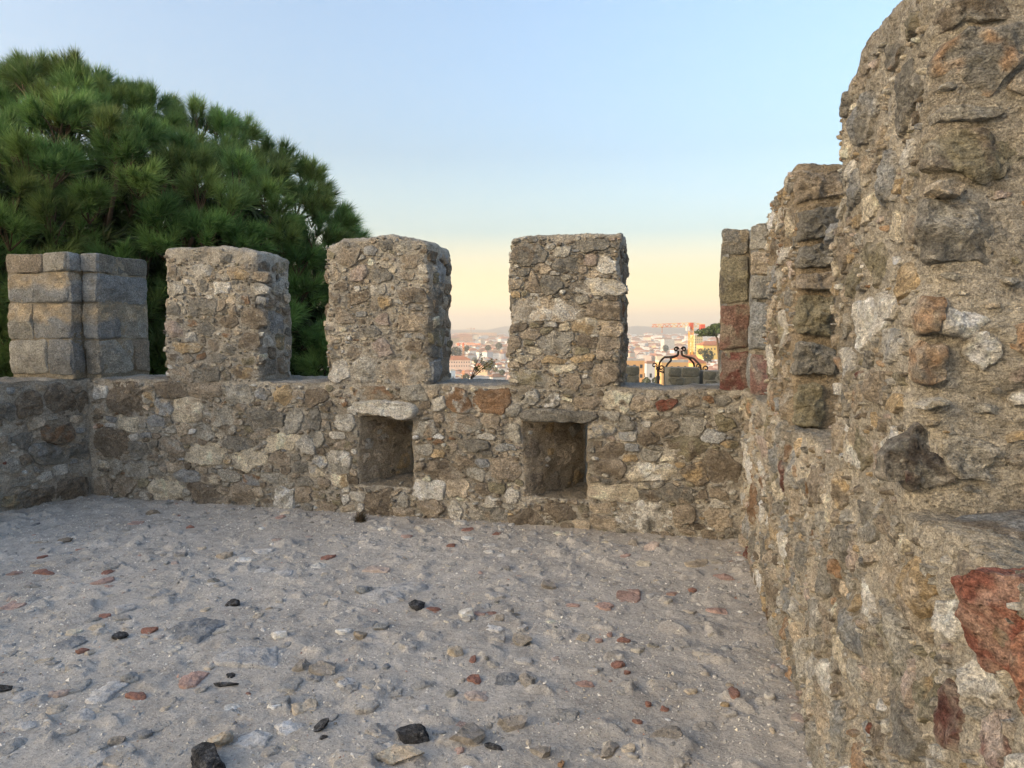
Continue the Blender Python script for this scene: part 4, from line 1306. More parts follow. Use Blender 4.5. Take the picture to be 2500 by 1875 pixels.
def slab_on_floor(x, y, a, b, col, r, h=.015, col2=None, ang=0.0, blocky=.25, lift=0.0, cell=.009, few=False):
    o = Outline(x, y, a, b, r, ang, blocky, np.array(col), .2, h=h, col2=col2)
    fr = FloorFrame(floor_z(x, y) + lift)
    p, q, t, c = stone_mesh(fr, o, r, cell, 0.0, .8, 0.0, *((9, 1) if few else (14, 3)))
    return p, q, t, c, fr.P(x, y, 0)


M_SLAB = masonry_material("floor_stone", .5, .7, .2, .2, .5, .10)
rf = np.random.RandomState(17)
nst = 0
for x, y, w_, h_, cn in ROWS_FLOOR:
    X, Y, a, b = px_floor(x, y, w_, h_)
    cn = {'lgrey': 'fpale', 'slate': 'fslate', 'grey': 'fgrey', 'red': 'fred', 'pink': 'fpink', 'bgrey': 'fslate'}.get(cn, cn)
    c2 = None
    p, q, t, c, loc = slab_on_floor(X, Y, a, max(b, .008), np.array(COL[cn]) * rf.uniform(.85, 1.05), rf, h=float(np.clip(.10 * a, .006, .016)), col2=c2, ang=0, blocky=rf.uniform(0, .4), lift=.007)
    mesh_np("stone", p, [q, t], M_SLAB, floor, loc=loc, col=c)
    nst += 1
FPAL = dict(fgrey=3, fpale=3, fslate=2.5, tan=1.3, dgrey=.8, fred=.16, fpink=.35, white=.6, cream=.6, brown=.8)
nm, wt = list(FPAL), np.array(list(FPAL.values()))
wt = wt / wt.sum()
small = Acc()
cand = []
for i in range(2600):
    X, Y = rf.uniform(-6.2, .45), rf.uniform(1.9, 5.6)
    if X > .48 - .035 * (Y - 2.5) or X < -5.75 + .2 * (Y - 5.69) + .05:
        continue
    a = abs(rf.normal(0, .018)) + .008 if i % 14 else rf.uniform(.03, .085)
    cand.append((a / math.hypot(X, Y), X, Y, a))
for i in range(500):                                    # broken bits gather along the foot of the walls
    X, Y = rf.uniform(-5.6, .35), 5.69 - abs(rf.normal(.03, .10))
    if i % 3 == 0:
        Y = rf.uniform(2.0, 5.6)
        X = .50 - .035 * (Y - 2.5) - abs(rf.normal(.03, .08))
    a = abs(rf.normal(0, .016)) + .008
    cand.append((a / math.hypot(X, Y), X, Y, a))
cand.sort(reverse=True)
for i, (_, X, Y, a) in enumerate(cand):
    cn = nm[rf.choice(len(nm), p=wt)]
    dust = rf.choice([.1, .5, .8], p=[.35, .35, .3])
    p, q, t, c, loc = slab_on_floor(X, Y, a, a * rf.uniform(.35, .9), np.array(COL[cn]) * (1 - dust) * rf.uniform(.85, 1.15) + dust * np.array((.445, .418, .38)), rf, h=float(np.clip(a * rf.uniform(.08, .36), .003, .014)),
                                    ang=rf.uniform(0, 3.1), blocky=rf.uniform(0, .5), lift=-.002, cell=.008 if i < 400 else .012, few=i >= 300 - nst)
    if i < 300 - nst:
        mesh_np("stone", p, [q, t], M_SLAB, floor, loc=loc, col=c)
    else:
        small.add(p, q, t, c)
tag(small.build("rubble", M_SLAB, floor), kind="stuff")

# grit: tiny pale and dark chips
ng = 26000
X = rf.uniform(-6.3, .5, ng)
Y = 1.8 + 3.8 * rf.rand(ng) ** 1.3
ok = (X < .47 - .035 * (Y - 2.5)) & (fbm(np.stack([X, Y, 0 * X], -1), 1.6, 3, .5, 90.0) > -.35 + rf.rand(ng) * .5 - .2)
X, Y = X[ok], Y[ok]
ng = len(X)
ii = np.clip(np.searchsorted(gx, X), 0, len(gx) - 1)
jj = np.clip(np.searchsorted(gy, Y), 0, len(gy) - 1)
Z = HG[ii, jj]
sz = (.0026 + .0044 * rf.rand(ng) ** 3)[:, None, None]
off = rf.normal(size=(ng, 4, 3)) * .55 + np.array([(1, 0, -.2), (-.6, .9, -.2), (-.6, -.9, -.2), (0, 0, .7)])[None]
V = np.stack([X, Y, Z + .0012], -1)[:, None, :] + off * sz
F = (np.arange(ng) * 4)[:, None, None] + np.array([(0, 1, 3), (1, 2, 3), (2, 0, 3)])[None]
gcol = np.array([COL['white'], COL['lgrey'], COL['cream'], COL['grey'], COL['dgrey'], COL['pink']])[rf.choice(6, ng, p=[.30, .28, .12, .15, .12, .03])]
M_CHIP = plain_material("chips", attr="col", rough=.9, vary=.15, scale=200)
gr = mesh_np("gravel", V.reshape(-1, 3), F.reshape(-1, 3), M_CHIP, col=np.repeat(gcol, 4, 0), smooth_shade=False)
tag(gr, "fine pale grit scattered over the trodden earth floor", kind="stuff")

# loose stones: each can be lifted
M_SLAG = masonry_material("black_slag", 1.5, 1.5, .3, 0.0, 1.2, .05)
LOOSE = [
 (500,1851,104,70,'black',.55,"largest black slag lump, at the bottom edge of the floor"),
 (1011,1778,95,52,'black',.35,"flat black slag lump lying behind the tan flagstone"),
 (784,1769,50,32,'black',.35,"black slag lump with a smaller black chip just in front"),
 (789,1800,27,11,'black',.3,"small black chip in front of a larger black slag lump"),
 (294,1552,41,22,'black',.5,"rounded black stone left of the small red stone"),
 (563,1469,41,20,'black',.45,"black stone beyond the large bluish slab"),
 (520,1421,32,13,'dgrey',.4,"small dark grey stone beside a white chip"),
 (406,1375,16,11,'slate',.6,"small round blue grey pebble far from the other stones"),
 (552,1668,68,9,'black',.3,"thin black charred stick beside the pink slab"),
 (563,1647,27,11,'black',.4,"small black chip behind the charred stick"),
 (9,1673,41,18,'black',.4,"black stone cut by the left edge of the picture"),
 (1205,1828,63,18,'black',.35,"low black stone right of the pale grey boulder"),
 (1018,1476,50,24,'black',.5,"angular black stone resting on a grey lump"),
 (927,1521,45,24,'slate',.3,"ragged dark stone left of the angular black one"),
 (1359,1534,18,28,'dgrey',.9,"upright dark shard stuck in the earth"),
 (368,1536,41,18,'fred',.5,"small brick red stone beside the large bluish slab"),
 (977,1832,131,62,'tan',.30,"broad tan flagstone with a broken edge, in front of the black lump"),
 (1144,1792,90,58,'grey',.5,"pale grey angular boulder at the bottom of the picture"),
 (533,1808,68,34,'tan',.5,"tan grey stone leaning behind the largest black lump"),
 (316,1650,45,34,'slate',.5,"rounded blue grey stone near the left"),
 (1277,1552,50,46,'grey',.6,"rounded earth coloured boulder in the middle of the floor"),
 (1140,1498,41,30,'lgrey',.4,"white grey angular stone right of the angular black one"),
 (877,1550,36,26,'brown',.6,"knobbly brown clod among grey stones"),
 (683,1543,50,24,'white',.35,"wrinkled white stone lying in the earth"),
 (468,1407,27,15,'white',.4,"small white stone beside a dark grey one"),
 (1289,1656,50,34,'grey',.5,"grey lump touching a flat bluish slab"),
 (1115,1589,45,22,'tan',.5,"tan stone with a white edge"),
 (1619,1799,99,40,'grey',.35,"broken olive grey stone near the right wall"),
 (1253,1756,95,42,'grey',.4,"long earth covered boulder left of a flat grey one"),
 (1320,1837,77,32,'grey',.4,"earth covered lump at the bottom, beside a brown chip"),
 (1488,1824,55,46,'grey',.45,"earth covered knob left of the broken olive stone"),
 (796,1629,77,34,'grey',.4,"earth grey lump right of the pale flush slab"),
 (741,1620,55,26,'grey',.4,"earth grey lump touching the pale flush slab"),
 (1341,1426,41,26,'grey',.5,"grey stone on the far half of the floor"),
 (888,1435,41,22,'slate',.45,"blue grey stone at the end of a pale slab"),
 (1592,1335,41,24,'pinkgrey',.5,"pinkish stone close to the back wall"),
 (1546,1322,36,17,'grey',.5,"grey stone close to the back wall, beside a pinkish one"),
 (1370,1864,23,16,'rust',.5,"small rusty stone cut by the bottom edge"),
 (163,1317,36,13,'dbrown',.4,"dark brown clump on the far left of the floor"),
 (371,1252,41,10,'dbrown',.35,"dark brown clump at the foot of the left corner"),
 (285,1805,50,23,'grey',.45,"earth grey lump at the bottom left"),
]
rl = np.random.RandomState(8)
for x, y, w_, h_, cn, hr, lb in LOOSE:
    tall = hr * w_ / 2
    X, Y, a, _ = px_floor(x, y + h_ * .25, w_, h_)
    ah = a * hr * 1.15
    _, _, _, b = px_floor(x, y, w_, max(4, h_ - 0.9 * ah / a * w_ / 2 * .6))
    b = float(np.clip(b, a * .28, a * .95))
    if "stick" in lb:
        b, ah = .014, .012
    blk = cn == 'black'
    base = np.array(COL[cn]) * rl.uniform(.95, 1.1)
    if cn == 'grey':
        base = np.array((.30, .275, .24))
    c2 = {'black': (.10, .105, .115), 'tan': COL['grey'], 'grey': (.35, .32, .29)}.get(cn)
    z0 = floor_z(X, Y)
    nn = int(np.clip(w_ / 3.2, 12, 34))
    nme = "charred_stick" if "stick" in lb else ("clod" if "clump" in lb or "clod" in lb else ("slag_lump" if blk else "loose_stone"))
    o = lump(nme, (X, Y, z0 + ah * .34), (a, b, max(ah, .008)), rl, M_SLAG if blk else M_SLAB, None, base, c2, nn, .16, 11, YAW + rl.normal(0, .25), (rl.normal(0, .12), rl.normal(0, .12)), loc=(X, Y, z0))
    tag(o, lb, "stick" if "stick" in lb else "stone")

# dry weed at the foot of the wall
M_DRY = plain_material("dry_stalks", attr="col", rough=.9, vary=.3, scale=60)


def weed(x, y, z, n, ln, cols, r, name, lb, spread=1.0):
    acc = Acc()
    for _ in range(n):
        th, ph = r.uniform(0, 6.283), abs(r.normal(0, .6)) * spread
        d = np.array([math.cos(th) * math.sin(ph), math.sin(th) * math.sin(ph), math.cos(ph)])
        p0 = np.array([x, y, z]) + r.normal(0, .018, 3) * (1, 1, .2)
        L = ln * r.uniform(.4, 1)
        mid = p0 + d * L * .55
        tip = p0 + d * L + np.array([0, 0, -.35 * L * math.sin(ph)]) + r.normal(0, .008, 3)
        wd = np.cross(d, (0.3, .2, 1))
        wd = wd / (np.linalg.norm(wd) + 1e-6) * .0022
        acc.add([p0 - wd, p0 + wd, mid + wd * .8, mid - wd * .8, tip], q=[(0, 1, 2, 3)], t=[(3, 2, 4)], c=np.array(cols[r.randint(len(cols))]) * r.uniform(.7, 1.2))
    return tag(acc.build(name, M_DRY, loc=(x, y, z)), lb, "plant")


X, Y = on_ground(880, 1272)
weed(X, min(Y, 5.60), .0, 420, .13, [(.09, .07, .045), (.13, .10, .06), (.07, .065, .035), (.17, .12, .08)], rl, "dry_weed", "dry brown weed at the foot of the wall below the left opening", 1.25)

# ================================================================== outside the terrace
F_ = np.array([-math.sin(YAW), math.cos(YAW)])       # where the camera looks, on the ground
R_ = np.array([math.cos(YAW), math.sin(YAW)])


def fr_pt(right, ahead):
    return R_ * right + F_ * ahead


def terrain_z(r, az=0.0):
    """castle hill, the valley and the city rising again behind it"""
    return np.interp(r, [0, 30, 60, 160, 330, 700, 1000, 1600, 2600, 4200, 5200, 6200, 7000, 9000],
                     [-3.2, -3.2, -7, -26, -48, -66, -70, -62, -47, -30, -26, -10, 10, 20])


def terrain_pt(x, y):
    r = np.hypot(x, y)
    z = terrain_z(r)
    p = np.stack([x / 300.0, y / 300.0, 0 * x], -1)
    a = np.arctan2(x, y) + YAW                          # angle right of the view
    hills = smooth(5600, 6900, r) * (42 + 34 * fbm(np.stack([a * 9, 0 * a, 0 * a], -1), 1.0, 4, .5, 5.0)
                                     + 24 * np.exp(-((a + 0.001) / .022) ** 2) + 26 * np.exp(-((a - .175) / .055) ** 2))
    return z + hills + smooth(60, 400, r) * 7 * fbm(p, 1.0, 3)


rr_ = np.concatenate([[0.5, 12, 30, 60, 100, 160, 240, 330], np.geomspace(420, 7600, 60)])
th_ = np.linspace(0, 2 * np.pi, 241)
RR, TT = np.meshgrid(rr_, th_, indexing='ij')
tx, ty = -np.sin(TT) * RR, np.cos(TT) * RR
tz = terrain_pt(tx.ravel(), ty.ravel())
M_LAND = plain_material("dry_hillside", (.12, .11, .075), .95, vary=.5, scale=.05)
land = mesh_np("hillside_terrain", np.stack([tx.ravel(), ty.ravel(), tz], -1), grid_quads(len(rr_), len(th_)), M_LAND)
land["kind"] = "structure"

# added wall, out of view behind left, put in to block the low sun
def sun_pt(dist, side):
    d = np.array([sun_dir.x, sun_dir.y]); d = d / np.linalg.norm(d)
    s = np.array([d[1], -d[0]])
    return d * dist + s * side, math.atan2(s[1], s[0])


ck, ang = sun_pt(46.0, 4)
keep = tag(empty("sun_block_wall", (ck[0], ck[1], -3.2)), "added unseen stone wall with merlons, shading the terrace from the low sun", "castle wall")
ka = Acc()
n_s, n_z = 130, 34
u, z = np.meshgrid(np.linspace(-21, 21, n_s), np.linspace(0, 13.3, n_z), indexing='ij')
for off in (-.9, .9):
    p = np.stack([u.ravel(), np.full(u.size, off), z.ravel()], -1)
    p = p + rough_disp(p * .5, 2.0)
    ka.add(p, grid_quads(n_s, n_z), c=mortar_col(p, BASE_BACK))
ka.box((-21, -.88, 13.1), (21, .88, 13.26), c=BASE_BACK)
ka.box((-21.05, -.88, 0), (-20.9, .88, 13.2), c=BASE_BACK)
ka.box((20.9, -.88, 0), (21.05, .88, 13.2), c=BASE_BACK)
kw = ka.build("wall", M_MORTAR, keep)
kw.rotation_euler.z = ang
for i in range(20):
    m = Acc()
    m.box((-20.6 + 2.1 * i, -.88, 13.22), (-19.4 + 2.1 * i, -.3, 14.5), c=BASE_BACK)
    mo = m.build("merlon", M_MORTAR, keep, smooth_shade=False)
    mo.rotation_euler.z = ang

# ------------------------------------------------------------------ the big pine left of the wall
def needle_material():
    m, tr = new_mat("pine_needles")
    k = NT(tr)
    c = k.n("ShaderNodeVertexColor", layer_name="col").outputs[0]
    d = k.n("ShaderNodeBsdfPrincipled", inp={"Base Color": c, "Roughness": .55, "Specular IOR Level": .35})
    t = k.n("ShaderNodeBsdfTranslucent", inp={0: c})
    mx = k.n("ShaderNodeMixShader", inp={0: .25, 1: d.outputs[0], 2: t.outputs[0]})
    k.n("ShaderNodeOutputMaterial", inp={0: mx.outputs[0]})
    return m


M_NEEDLE = needle_material()
M_BARK = plain_material("pine_bark", (.11, .075, .05), .95, vary=.5, scale=14)
rp = np.random.RandomState(41)
TC = np.append(fr_pt(-6.95, 11.3), 1.0)
AX = np.array([5.25, 3.5, 4.35])                       # crown half sizes: across the view, along it, up


def crown_dir(n, r):
    d = r.normal(size=(n, 3))
    d /= np.linalg.norm(d, axis=1)[:, None]
    return d


def needles(c, a, n, ln, r, col):
    """one shoot: n needles fanned round its axis; returns verts (n,3,3)"""
    a = a / np.linalg.norm(a)
    t1 = np.cross(a, (0.31, .77, .2)); t1 /= np.linalg.norm(t1)
    t2 = np.cross(a, t1)
    ps = r.uniform(0, 2 * np.pi, n)
    ph = np.radians(r.uniform(8, 66, n))
    along = r.uniform(-.14, .05, n)
    ph = ph * (1 - .5 * (along + .14) / .19 * .6)
    d = np.cos(ph)[:, None] * a + np.sin(ph)[:, None] * (np.cos(ps)[:, None] * t1 + np.sin(ps)[:, None] * t2)
    L = ln * r.uniform(.7, 1.1, n)
    b = c + along[:, None] * a
    tip = b + d * L[:, None] + np.stack([0 * L, 0 * L, -.10 * L * np.sin(ph)], -1)
    wv = np.cross(d, r.normal(size=(n, 3)))
    wv /= np.linalg.norm(wv, axis=1)[:, None]
    wv *= .0048
    V = np.stack([b - wv, b + wv, tip], 1)
    cc = col * r.uniform(.75, 1.25, (n, 1))
    cc = np.repeat(cc[:, None], 3, 1) * np.array((.72, .72, 1.25))[None, :, None]     # young pale tips
    return V, cc


lobes = []
pts = crown_dir(9000, rp)
LP = np.full((4000, 3), 99.0)
IP = np.full((4000, 3), 99.0)
# spread lobe centres over the crown by rejection
for d in pts:
    if d[2] < -.7:
        continue
    p = d * AX
    nrm = d / AX
    bump = 1 + .11 * float(perlin(np.array([d * 2.3 + 4.0]))[0]) + .05 * float(perlin(np.array([d * 5.5 + 14.0]))[0])
    p = p * bump
    if ((LP - p) ** 2).sum(1).min() > (.37 if (p[1] < .8 and p[0] > -2.4) else .8) ** 2:
        LP[len(lobes)] = p
        lobes.append((p, nrm / np.linalg.norm(nrm)))
inner = []
for d in crown_dir(6000, rp):
    if d[2] < -.7:
        continue
    p = d * AX * rp.uniform(.62, .88)
    if ((IP - p) ** 2).sum(1).min() > (.42 if (p[1] < .8 and p[0] > -2.4) else .9) ** 2:
        IP[len(inner)] = p
        inner.append((p, d))
B3 = np.array([[*R_, 0], [*F_, 0], [0, 0, 1.0]])       # crown axes in the world
VV, CC = [], []
NSH = 0
shoots = Acc()
for li, (p, nrm) in enumerate(lobes + inner):
    deep = li >= len(lobes)
    W_ = TC + p @ B3
    nw = nrm @ B3
    vis = (nw @ np.append(-F_, 0)) > -.35 and p[0] > -2.4                # far side can be thinner
    tone = rp.uniform(.7, 1.3) * (1 + .35 * float(perlin(np.array([W_ * .9]))[0]))
    base = np.array((.13, .225, .066)) * tone * np.array((1 + rp.uniform(-.1, .25), 1, 1))
    ax0 = nw * .75 + np.array([0, 0, .62]) + rp.normal(0, .22, 3)   # a plume: parallel shoots fanning like a broom
    ax0 /= np.linalg.norm(ax0)
    u1 = np.cross(ax0, (.3, .2, .9)); u1 /= np.linalg.norm(u1)
    u2 = np.cross(ax0, u1)
    ns = 9 if vis else 4
    if deep:
        ns = 6 if vis else 3
    lr = rp.uniform(.17, .29)
    root = W_ - ax0 * .45
    for k in range(ns):
        th, rr0 = rp.uniform(0, 6.283), math.sqrt(rp.rand())
        o_ = (u1 * math.cos(th) + u2 * math.sin(th)) * rr0
        c = W_ + o_ * lr - ax0 * (.16 * rr0 ** 2) + ax0 * rp.uniform(-.06, .08)
        ax = ax0 + o_ * .75
        V, c_ = needles(c, ax, 135 if vis and not deep else 70, .24 if not deep else .26, rp, base * rp.uniform(.88, 1.15))
        VV.append(V); CC.append(c_)
        NSH += 1
        if vis and k < 5:
            shoots.tube([root, (root + c) / 2 + rp.normal(0, .02, 3), c - ax / np.linalg.norm(ax) * .08], [.012, .009, .006], 4, cap=False)
for d in crown_dir(6000, rp):                          # dark filler needles close the crown; its inner shade is in their colour
    if d[2] < -.75:
        continue
    W_ = TC + (d * AX * rp.uniform(.3, .9)) @ B3
    V, c_ = needles(W_, rp.normal(size=3), 32, .36, rp, np.array((.055, .08, .026)))
    V = V.copy()
    V[:, :2] = V[:, :2].mean(1, keepdims=True) + (V[:, :2] - V[:, :2].mean(1, keepdims=True)) * 5.0
    VV.append(V); CC.append(c_)
VV = np.concatenate(VV); CC = np.concatenate(CC)
nn = len(VV)
base_i = (np.arange(nn) * 3)[:, None]
tree = tag(empty("pine_tree", (TC[0], TC[1], -3.2)), "large dark green pine with long needles rising behind the left merlons", "tree")
mesh_np("crown", VV.reshape(-1, 3), base_i + np.array([[0, 1, 2]]), M_NEEDLE, tree, loc=TC, col=CC.reshape(-1, 3), smooth_shade=False)["kind"] = "stuff"
tk = Acc()
tk.tube([TC + (0.3, 0, -4.4), TC + (.1, .1, -2.6), TC + (-.1, .1, -1.2), TC + (0, 0, .6)], [.36, .27, .22, .12], 12)
tk.build("trunk", M_BARK, tree, loc=TC + (0, 0, -4.3))
for i in range(26):
    p, nrm = lobes[int(rp.randint(len(lobes)))]
    e = TC + (p * .9) @ B3
    s0 = TC + np.array([0, 0, rp.uniform(-2.2, .4)])
    m_ = s0 * .5 + e * .5 + np.array([0, 0, -.4])
    ta = Acc()
    tt = np.linspace(0, 1, 9)[:, None]
    ta.tube((1 - tt) ** 2 * s0 + 2 * tt * (1 - tt) * m_ + tt ** 2 * e + rp.normal(0, .03, (9, 3)), np.linspace(.085, .022, 9), 7)
    ta.build("branch", M_BARK, tree, loc=s0)
tag(shoots.build("twigs", M_BARK, tree, loc=TC), kind="stuff")
reparent_keep(tree)

# ------------------------------------------------------------------ lower terrace wall with merlons, and the iron well head behind it
low = tag(empty("lower_parapet", tuple(np.append(fr_pt(5.6, 22.4), -3.2))), "dark grey lower castle wall with squared merlons seen through the right gap", "castle wall")
FLo = Frame(np.append(fr_pt(0, 22.4), 0), (*R_, 0), (*-F_, 0))
la = Acc()
la.box((-2, -.0, -6.0), (13, .7, -.62), c=(.16, .15, .12))
lw = la.build("wall", M_MORTAR, low, smooth_shade=False)
v = np.array([x.co for x in lw.data.vertices])
vv = FLo.P(v[:, 0], v[:, 2], v[:, 1]) - 0.0
lw.data.vertices.foreach_set("co", vv.astype(np.float32).ravel())
for x0, x1, yt in ((1500, 1562, 894), (1632, 1709, 897), (1718, 1795, 905), (1870, 1945, 900)):
    sa, zt = on_face(FLo, x0, yt)
    sb, _ = on_face(FLo, x1, yt)
    mm = empty("merlon", FLo.P(sa, -.6, 0), low)
    mk = Acc()
    mk.box((sa + .01, .012, -.65), (sb - .01, .6, zt - .01), c=(.26, .25, .21))
    v = np.concatenate(mk.v)
    mesh_np("mortar_core", FLo.P(v[:, 0], v[:, 2], v[:, 1]), np.concatenate(mk.q), M_MORTAR, mm, loc=FLo.P(sa, -.6, 0), col=np.tile(np.array((.27, .26, .22)), (8, 1)), smooth_shade=False)
    zz = [-.62, -.02, zt - .31, zt]
    for k in range(3):
        cut = [sa, sa + (sb - sa) * (.5 if k != 2 else .42), sb]
        for a, b in zip(cut[:-1], cut[1:]):
            o_ = ashlar(FLo, a, b, zz[k], zz[k + 1], 'dgrey', mm, col=np.array((.135, .133, .105)), h=.04, gap=.02, cell=.05, jit=.05)
reparent_keep(low)

M_IRON = plain_material("wrought_iron", (.035, .026, .02), .55, .6, vary=.3, scale=20)
well = tag(empty("well_frame", tuple(np.append(fr_pt(5.9, 25.5), -3.2))), "dark wrought iron well frame with four curved bars and scrolls, beyond the right gap", "well head")
DW = 25.5
ppx = DW / FPX


def wpt(x, y, back=0.0):
    return at_range(x, y, DW + back)


def scroll(c, r0, turns, right, up, start=0.0, n=26, sgn=1):
    t = np.linspace(0, 1, n)
    a = start + sgn * t * turns * 2 * np.pi
    r = r0 * (1 - .72 * t)
    return c + np.outer(r * np.cos(a), right) + np.outer(r * np.sin(a), up)


R3, U3 = np.append(R_, 0), np.array([0, 0, 1.0])
TOPL, TOPR = (1656, 856), (1666, 856)
for (px_, py_, pyb, bk, bend, side) in ((1607, 903, 960, .9, (1618, 888), -1), (1624, 910, 960, -.5, (1636, 880), -1), (1713, 911, 960, -.4, (1702, 890), 1), (1697, 905, 960, .9, (1690, 885), 1)):
    top = wpt(px_, py_, bk)
    foot = np.array([top[0], top[1], -3.2])
    pa = Acc()
    pa.tube([foot, top], .052, 8)
    pa.tube([top, top + (0, 0, .06)], .085, 8)
    po = pa.build("post", M_IRON, well, loc=foot)
    tl = wpt(1656 if side < 0 else 1664, 857, bk * .15)
    ctrl = [top, wpt(px_ - side * 4, py_ - 18, bk), wpt(px_ - side * 14, py_ - 30, bk * .7), wpt((px_ + 1660) / 2 - side * (-4), 872 + (py_ - 903) * .3, bk * .5), wpt(1660 + side * 7, 868, bk * .25), tl]
    P_ = np.array(ctrl)
    tt = np.linspace(0, len(P_) - 1, 40)
    i0 = np.clip(tt.astype(int), 0, len(P_) - 2)
    f = (tt - i0)[:, None]
    pm1, p1, p2, p3 = P_[np.clip(i0 - 1, 0, 99)], P_[i0], P_[i0 + 1], P_[np.clip(i0 + 2, 0, len(P_) - 1)]
    cr = .5 * ((2 * p1) + (-pm1 + p2) * f + (2 * pm1 - 5 * p1 + 4 * p2 - p3) * f ** 2 + (-pm1 + 3 * p1 - 3 * p2 + p3) * f ** 3)
    ba = Acc()
    ba.tube(cr, np.linspace(.034, .04, 40), 7)
    ba.build("curved_bar", M_IRON, well, loc=top)
    sa_ = Acc()
    sa_.tube(scroll(tl + R3 * side * .075 + U3 * .06, .085, 1.2, R3 * -side, U3, 0.0, 26, 1), np.linspace(.034, .02, 26), 6)
    sa_.build("scroll", M_IRON, well, loc=tl)
    sb_ = Acc()
    base_ = top + U3 * .03
    st = [base_, base_ + R3 * side * .05 + U3 * .09]
    sb_.tube(np.concatenate([st, scroll(top + R3 * side * .14 + U3 * .16, .095, 1.0, R3 * -side, U3, 0.0, 22, 1)]), .024, 6)
    sb_.build("scroll", M_IRON, well, loc=top)
ring = Acc()
ring.tube([wpt(1607, 906, .9), wpt(1624, 912, -.5), wpt(1713, 912, -.4), wpt(1697, 906, .9), wpt(1607, 906, .9)], .018, 6)
ring.build("hoop", M_IRON, well, loc=wpt(1607, 906, .9))
reparent_keep(well)

# small shrub twigs growing on the outer edge of the middle gap
ps = FB.P(-2.02, H_SILL + .0, .56)
acc = Acc()
for i in range(7):
    a = rl.normal(0, .5)
    tip = ps + np.array([.10 + .2 * rl.rand() * math.cos(a), .05 + rl.normal(0, .04), .10 + .16 * rl.rand()])
    acc.tube([ps + rl.normal(0, .01, 3), (ps + tip) / 2 + (0, 0, .02), tip], [.004, .003, .002], 4, c=(.10, .07, .045))
    for _ in range(9):
        c = tip + (ps - tip) * rl.uniform(0, .5) + rl.normal(0, .012, 3)
        d1, d2 = rl.normal(0, .009, 3), rl.normal(0, .006, 3)
        acc.add([c - d1, c + d2, c + d1, c - d2], q=[(0, 1, 2, 3)], c=np.array((.22, .21, .05)) * rl.uniform(.6, 1.3))
tag(acc.build("wall_shrub", M_DRY, loc=ps), "small twiggy shrub with yellow green leaves on the outer edge of the middle gap", "plant")

# ================================================================== the city beyond
M_WALLC = plain_material("house_plaster", objcolor=True, rough=.85, vary=.10, scale=.15)
M_ROOFC = plain_material("roof_tiles", objcolor=True, rough=.9, vary=.30, scale=.5)
M_WIN = plain_material("window_glass", (.055, .06, .07), rough=.25, vary=.2, scale=.3)
M_CITYV = plain_material("distant_city_plaster", attr="col", rough=.9, vary=.10, scale=.1)
rc = np.random.RandomState(77)
WALLS = {"white": (.76, .76, .75), "cream": (.68, .60, .45), "pale yellow": (.66, .53, .29), "pale pink": (.62, .46, .40), "pale grey": (.55, .56, .57), "ochre": (.55, .37, .16), "salmon": (.60, .36, .25), "pale blue": (.50, .57, .64)}
WWT = np.array([13, 4, 2, 2.2, 4, .7, .8, 1.6]); WWT = WWT / WWT.sum()
ROOFS = {"orange red tiled roof": (.40, .165, .085), "brown tiled roof": (.28, .16, .10), "flat grey roof": (.42, .41, .40), "faded pink tiled roof": (.44, .25, .18)}
RWT = np.array([3.4, 2, 4, 2.4]); RWT = RWT / RWT.sum()


def me_from(v, q, t, name):
    o = mesh_np(name, np.array(v, float), [np.array(x) for x in (q, t) if len(x)], M_WALLC, smooth_shade=False)
    me = o.data
    bpy.data.objects.remove(o)
    return me


BOXV = [(-.5, -.5, -.3), (.5, -.5, -.3), (.5, .5, -.3), (-.5, .5, -.3), (-.5, -.5, 1), (.5, -.5, 1), (.5, .5, 1), (-.5, .5, 1)]
BOXQ = [(0, 1, 5, 4), (1, 2, 6, 5), (2, 3, 7, 6), (3, 0, 4, 7), (4, 5, 6, 7)]
ME_BOX = me_from(BOXV, BOXQ, [], "house_wall")
HIPV = [(-.54, -.55, 0), (.54, -.55, 0), (.54, .55, 0), (-.54, .55, 0), (-.54, -.55, .06), (.54, -.55, .06), (.54, .55, .06), (-.54, .55, .06), (-.25, 0, 1), (.25, 0, 1)]
ME_HIP = me_from(HIPV, [(0, 1, 5, 4), (1, 2, 6, 5), (2, 3, 7, 6), (3, 0, 4, 7), (4, 5, 9, 8), (6, 7, 8, 9), (3, 2, 1, 0)], [(5, 6, 9), (7, 4, 8)], "hip_roof")
GABV = HIPV[:8] + [(-.54, 0, 1), (.54, 0, 1)]
ME_GAB = me_from(GABV, [(0, 1, 5, 4), (1, 2, 6, 5), (2, 3, 7, 6), (3, 0, 4, 7), (4, 5, 9, 8), (6, 7, 8, 9), (3, 2, 1, 0)], [(5, 6, 9), (7, 4, 8)], "gable_roof")
FLTV = [(-.5, -.5, 0), (.5, -.5, 0), (.5, .5, 0), (-.5, .5, 0), (-.5, -.5, 1), (.5, -.5, 1), (.5, .5, 1), (-.5, .5, 1), (-.44, -.44, 1), (.44, -.44, 1), (.44, .44, 1), (-.44, .44, 1), (-.44, -.44, .4), (.44, -.44, .4), (.44, .44, .4), (-.44, .44, .4)]
ME_FLT = me_from(FLTV, [(0, 1, 5, 4), (1, 2, 6, 5), (2, 3, 7, 6), (3, 0, 4, 7), (4, 5, 9, 8), (5, 6, 10, 9), (6, 7, 11, 10), (7, 4, 8, 11), (8, 9, 13, 12), (9, 10, 14, 13), (10, 11, 15, 14), (11, 8, 12, 15), (12, 13, 14, 15)], [], "flat_roof")
for me, m in ((ME_HIP, M_ROOFC), (ME_GAB, M_ROOFC), (ME_FLT, M_ROOFC)):
    me.materials.clear()
    me.materials.append(m)


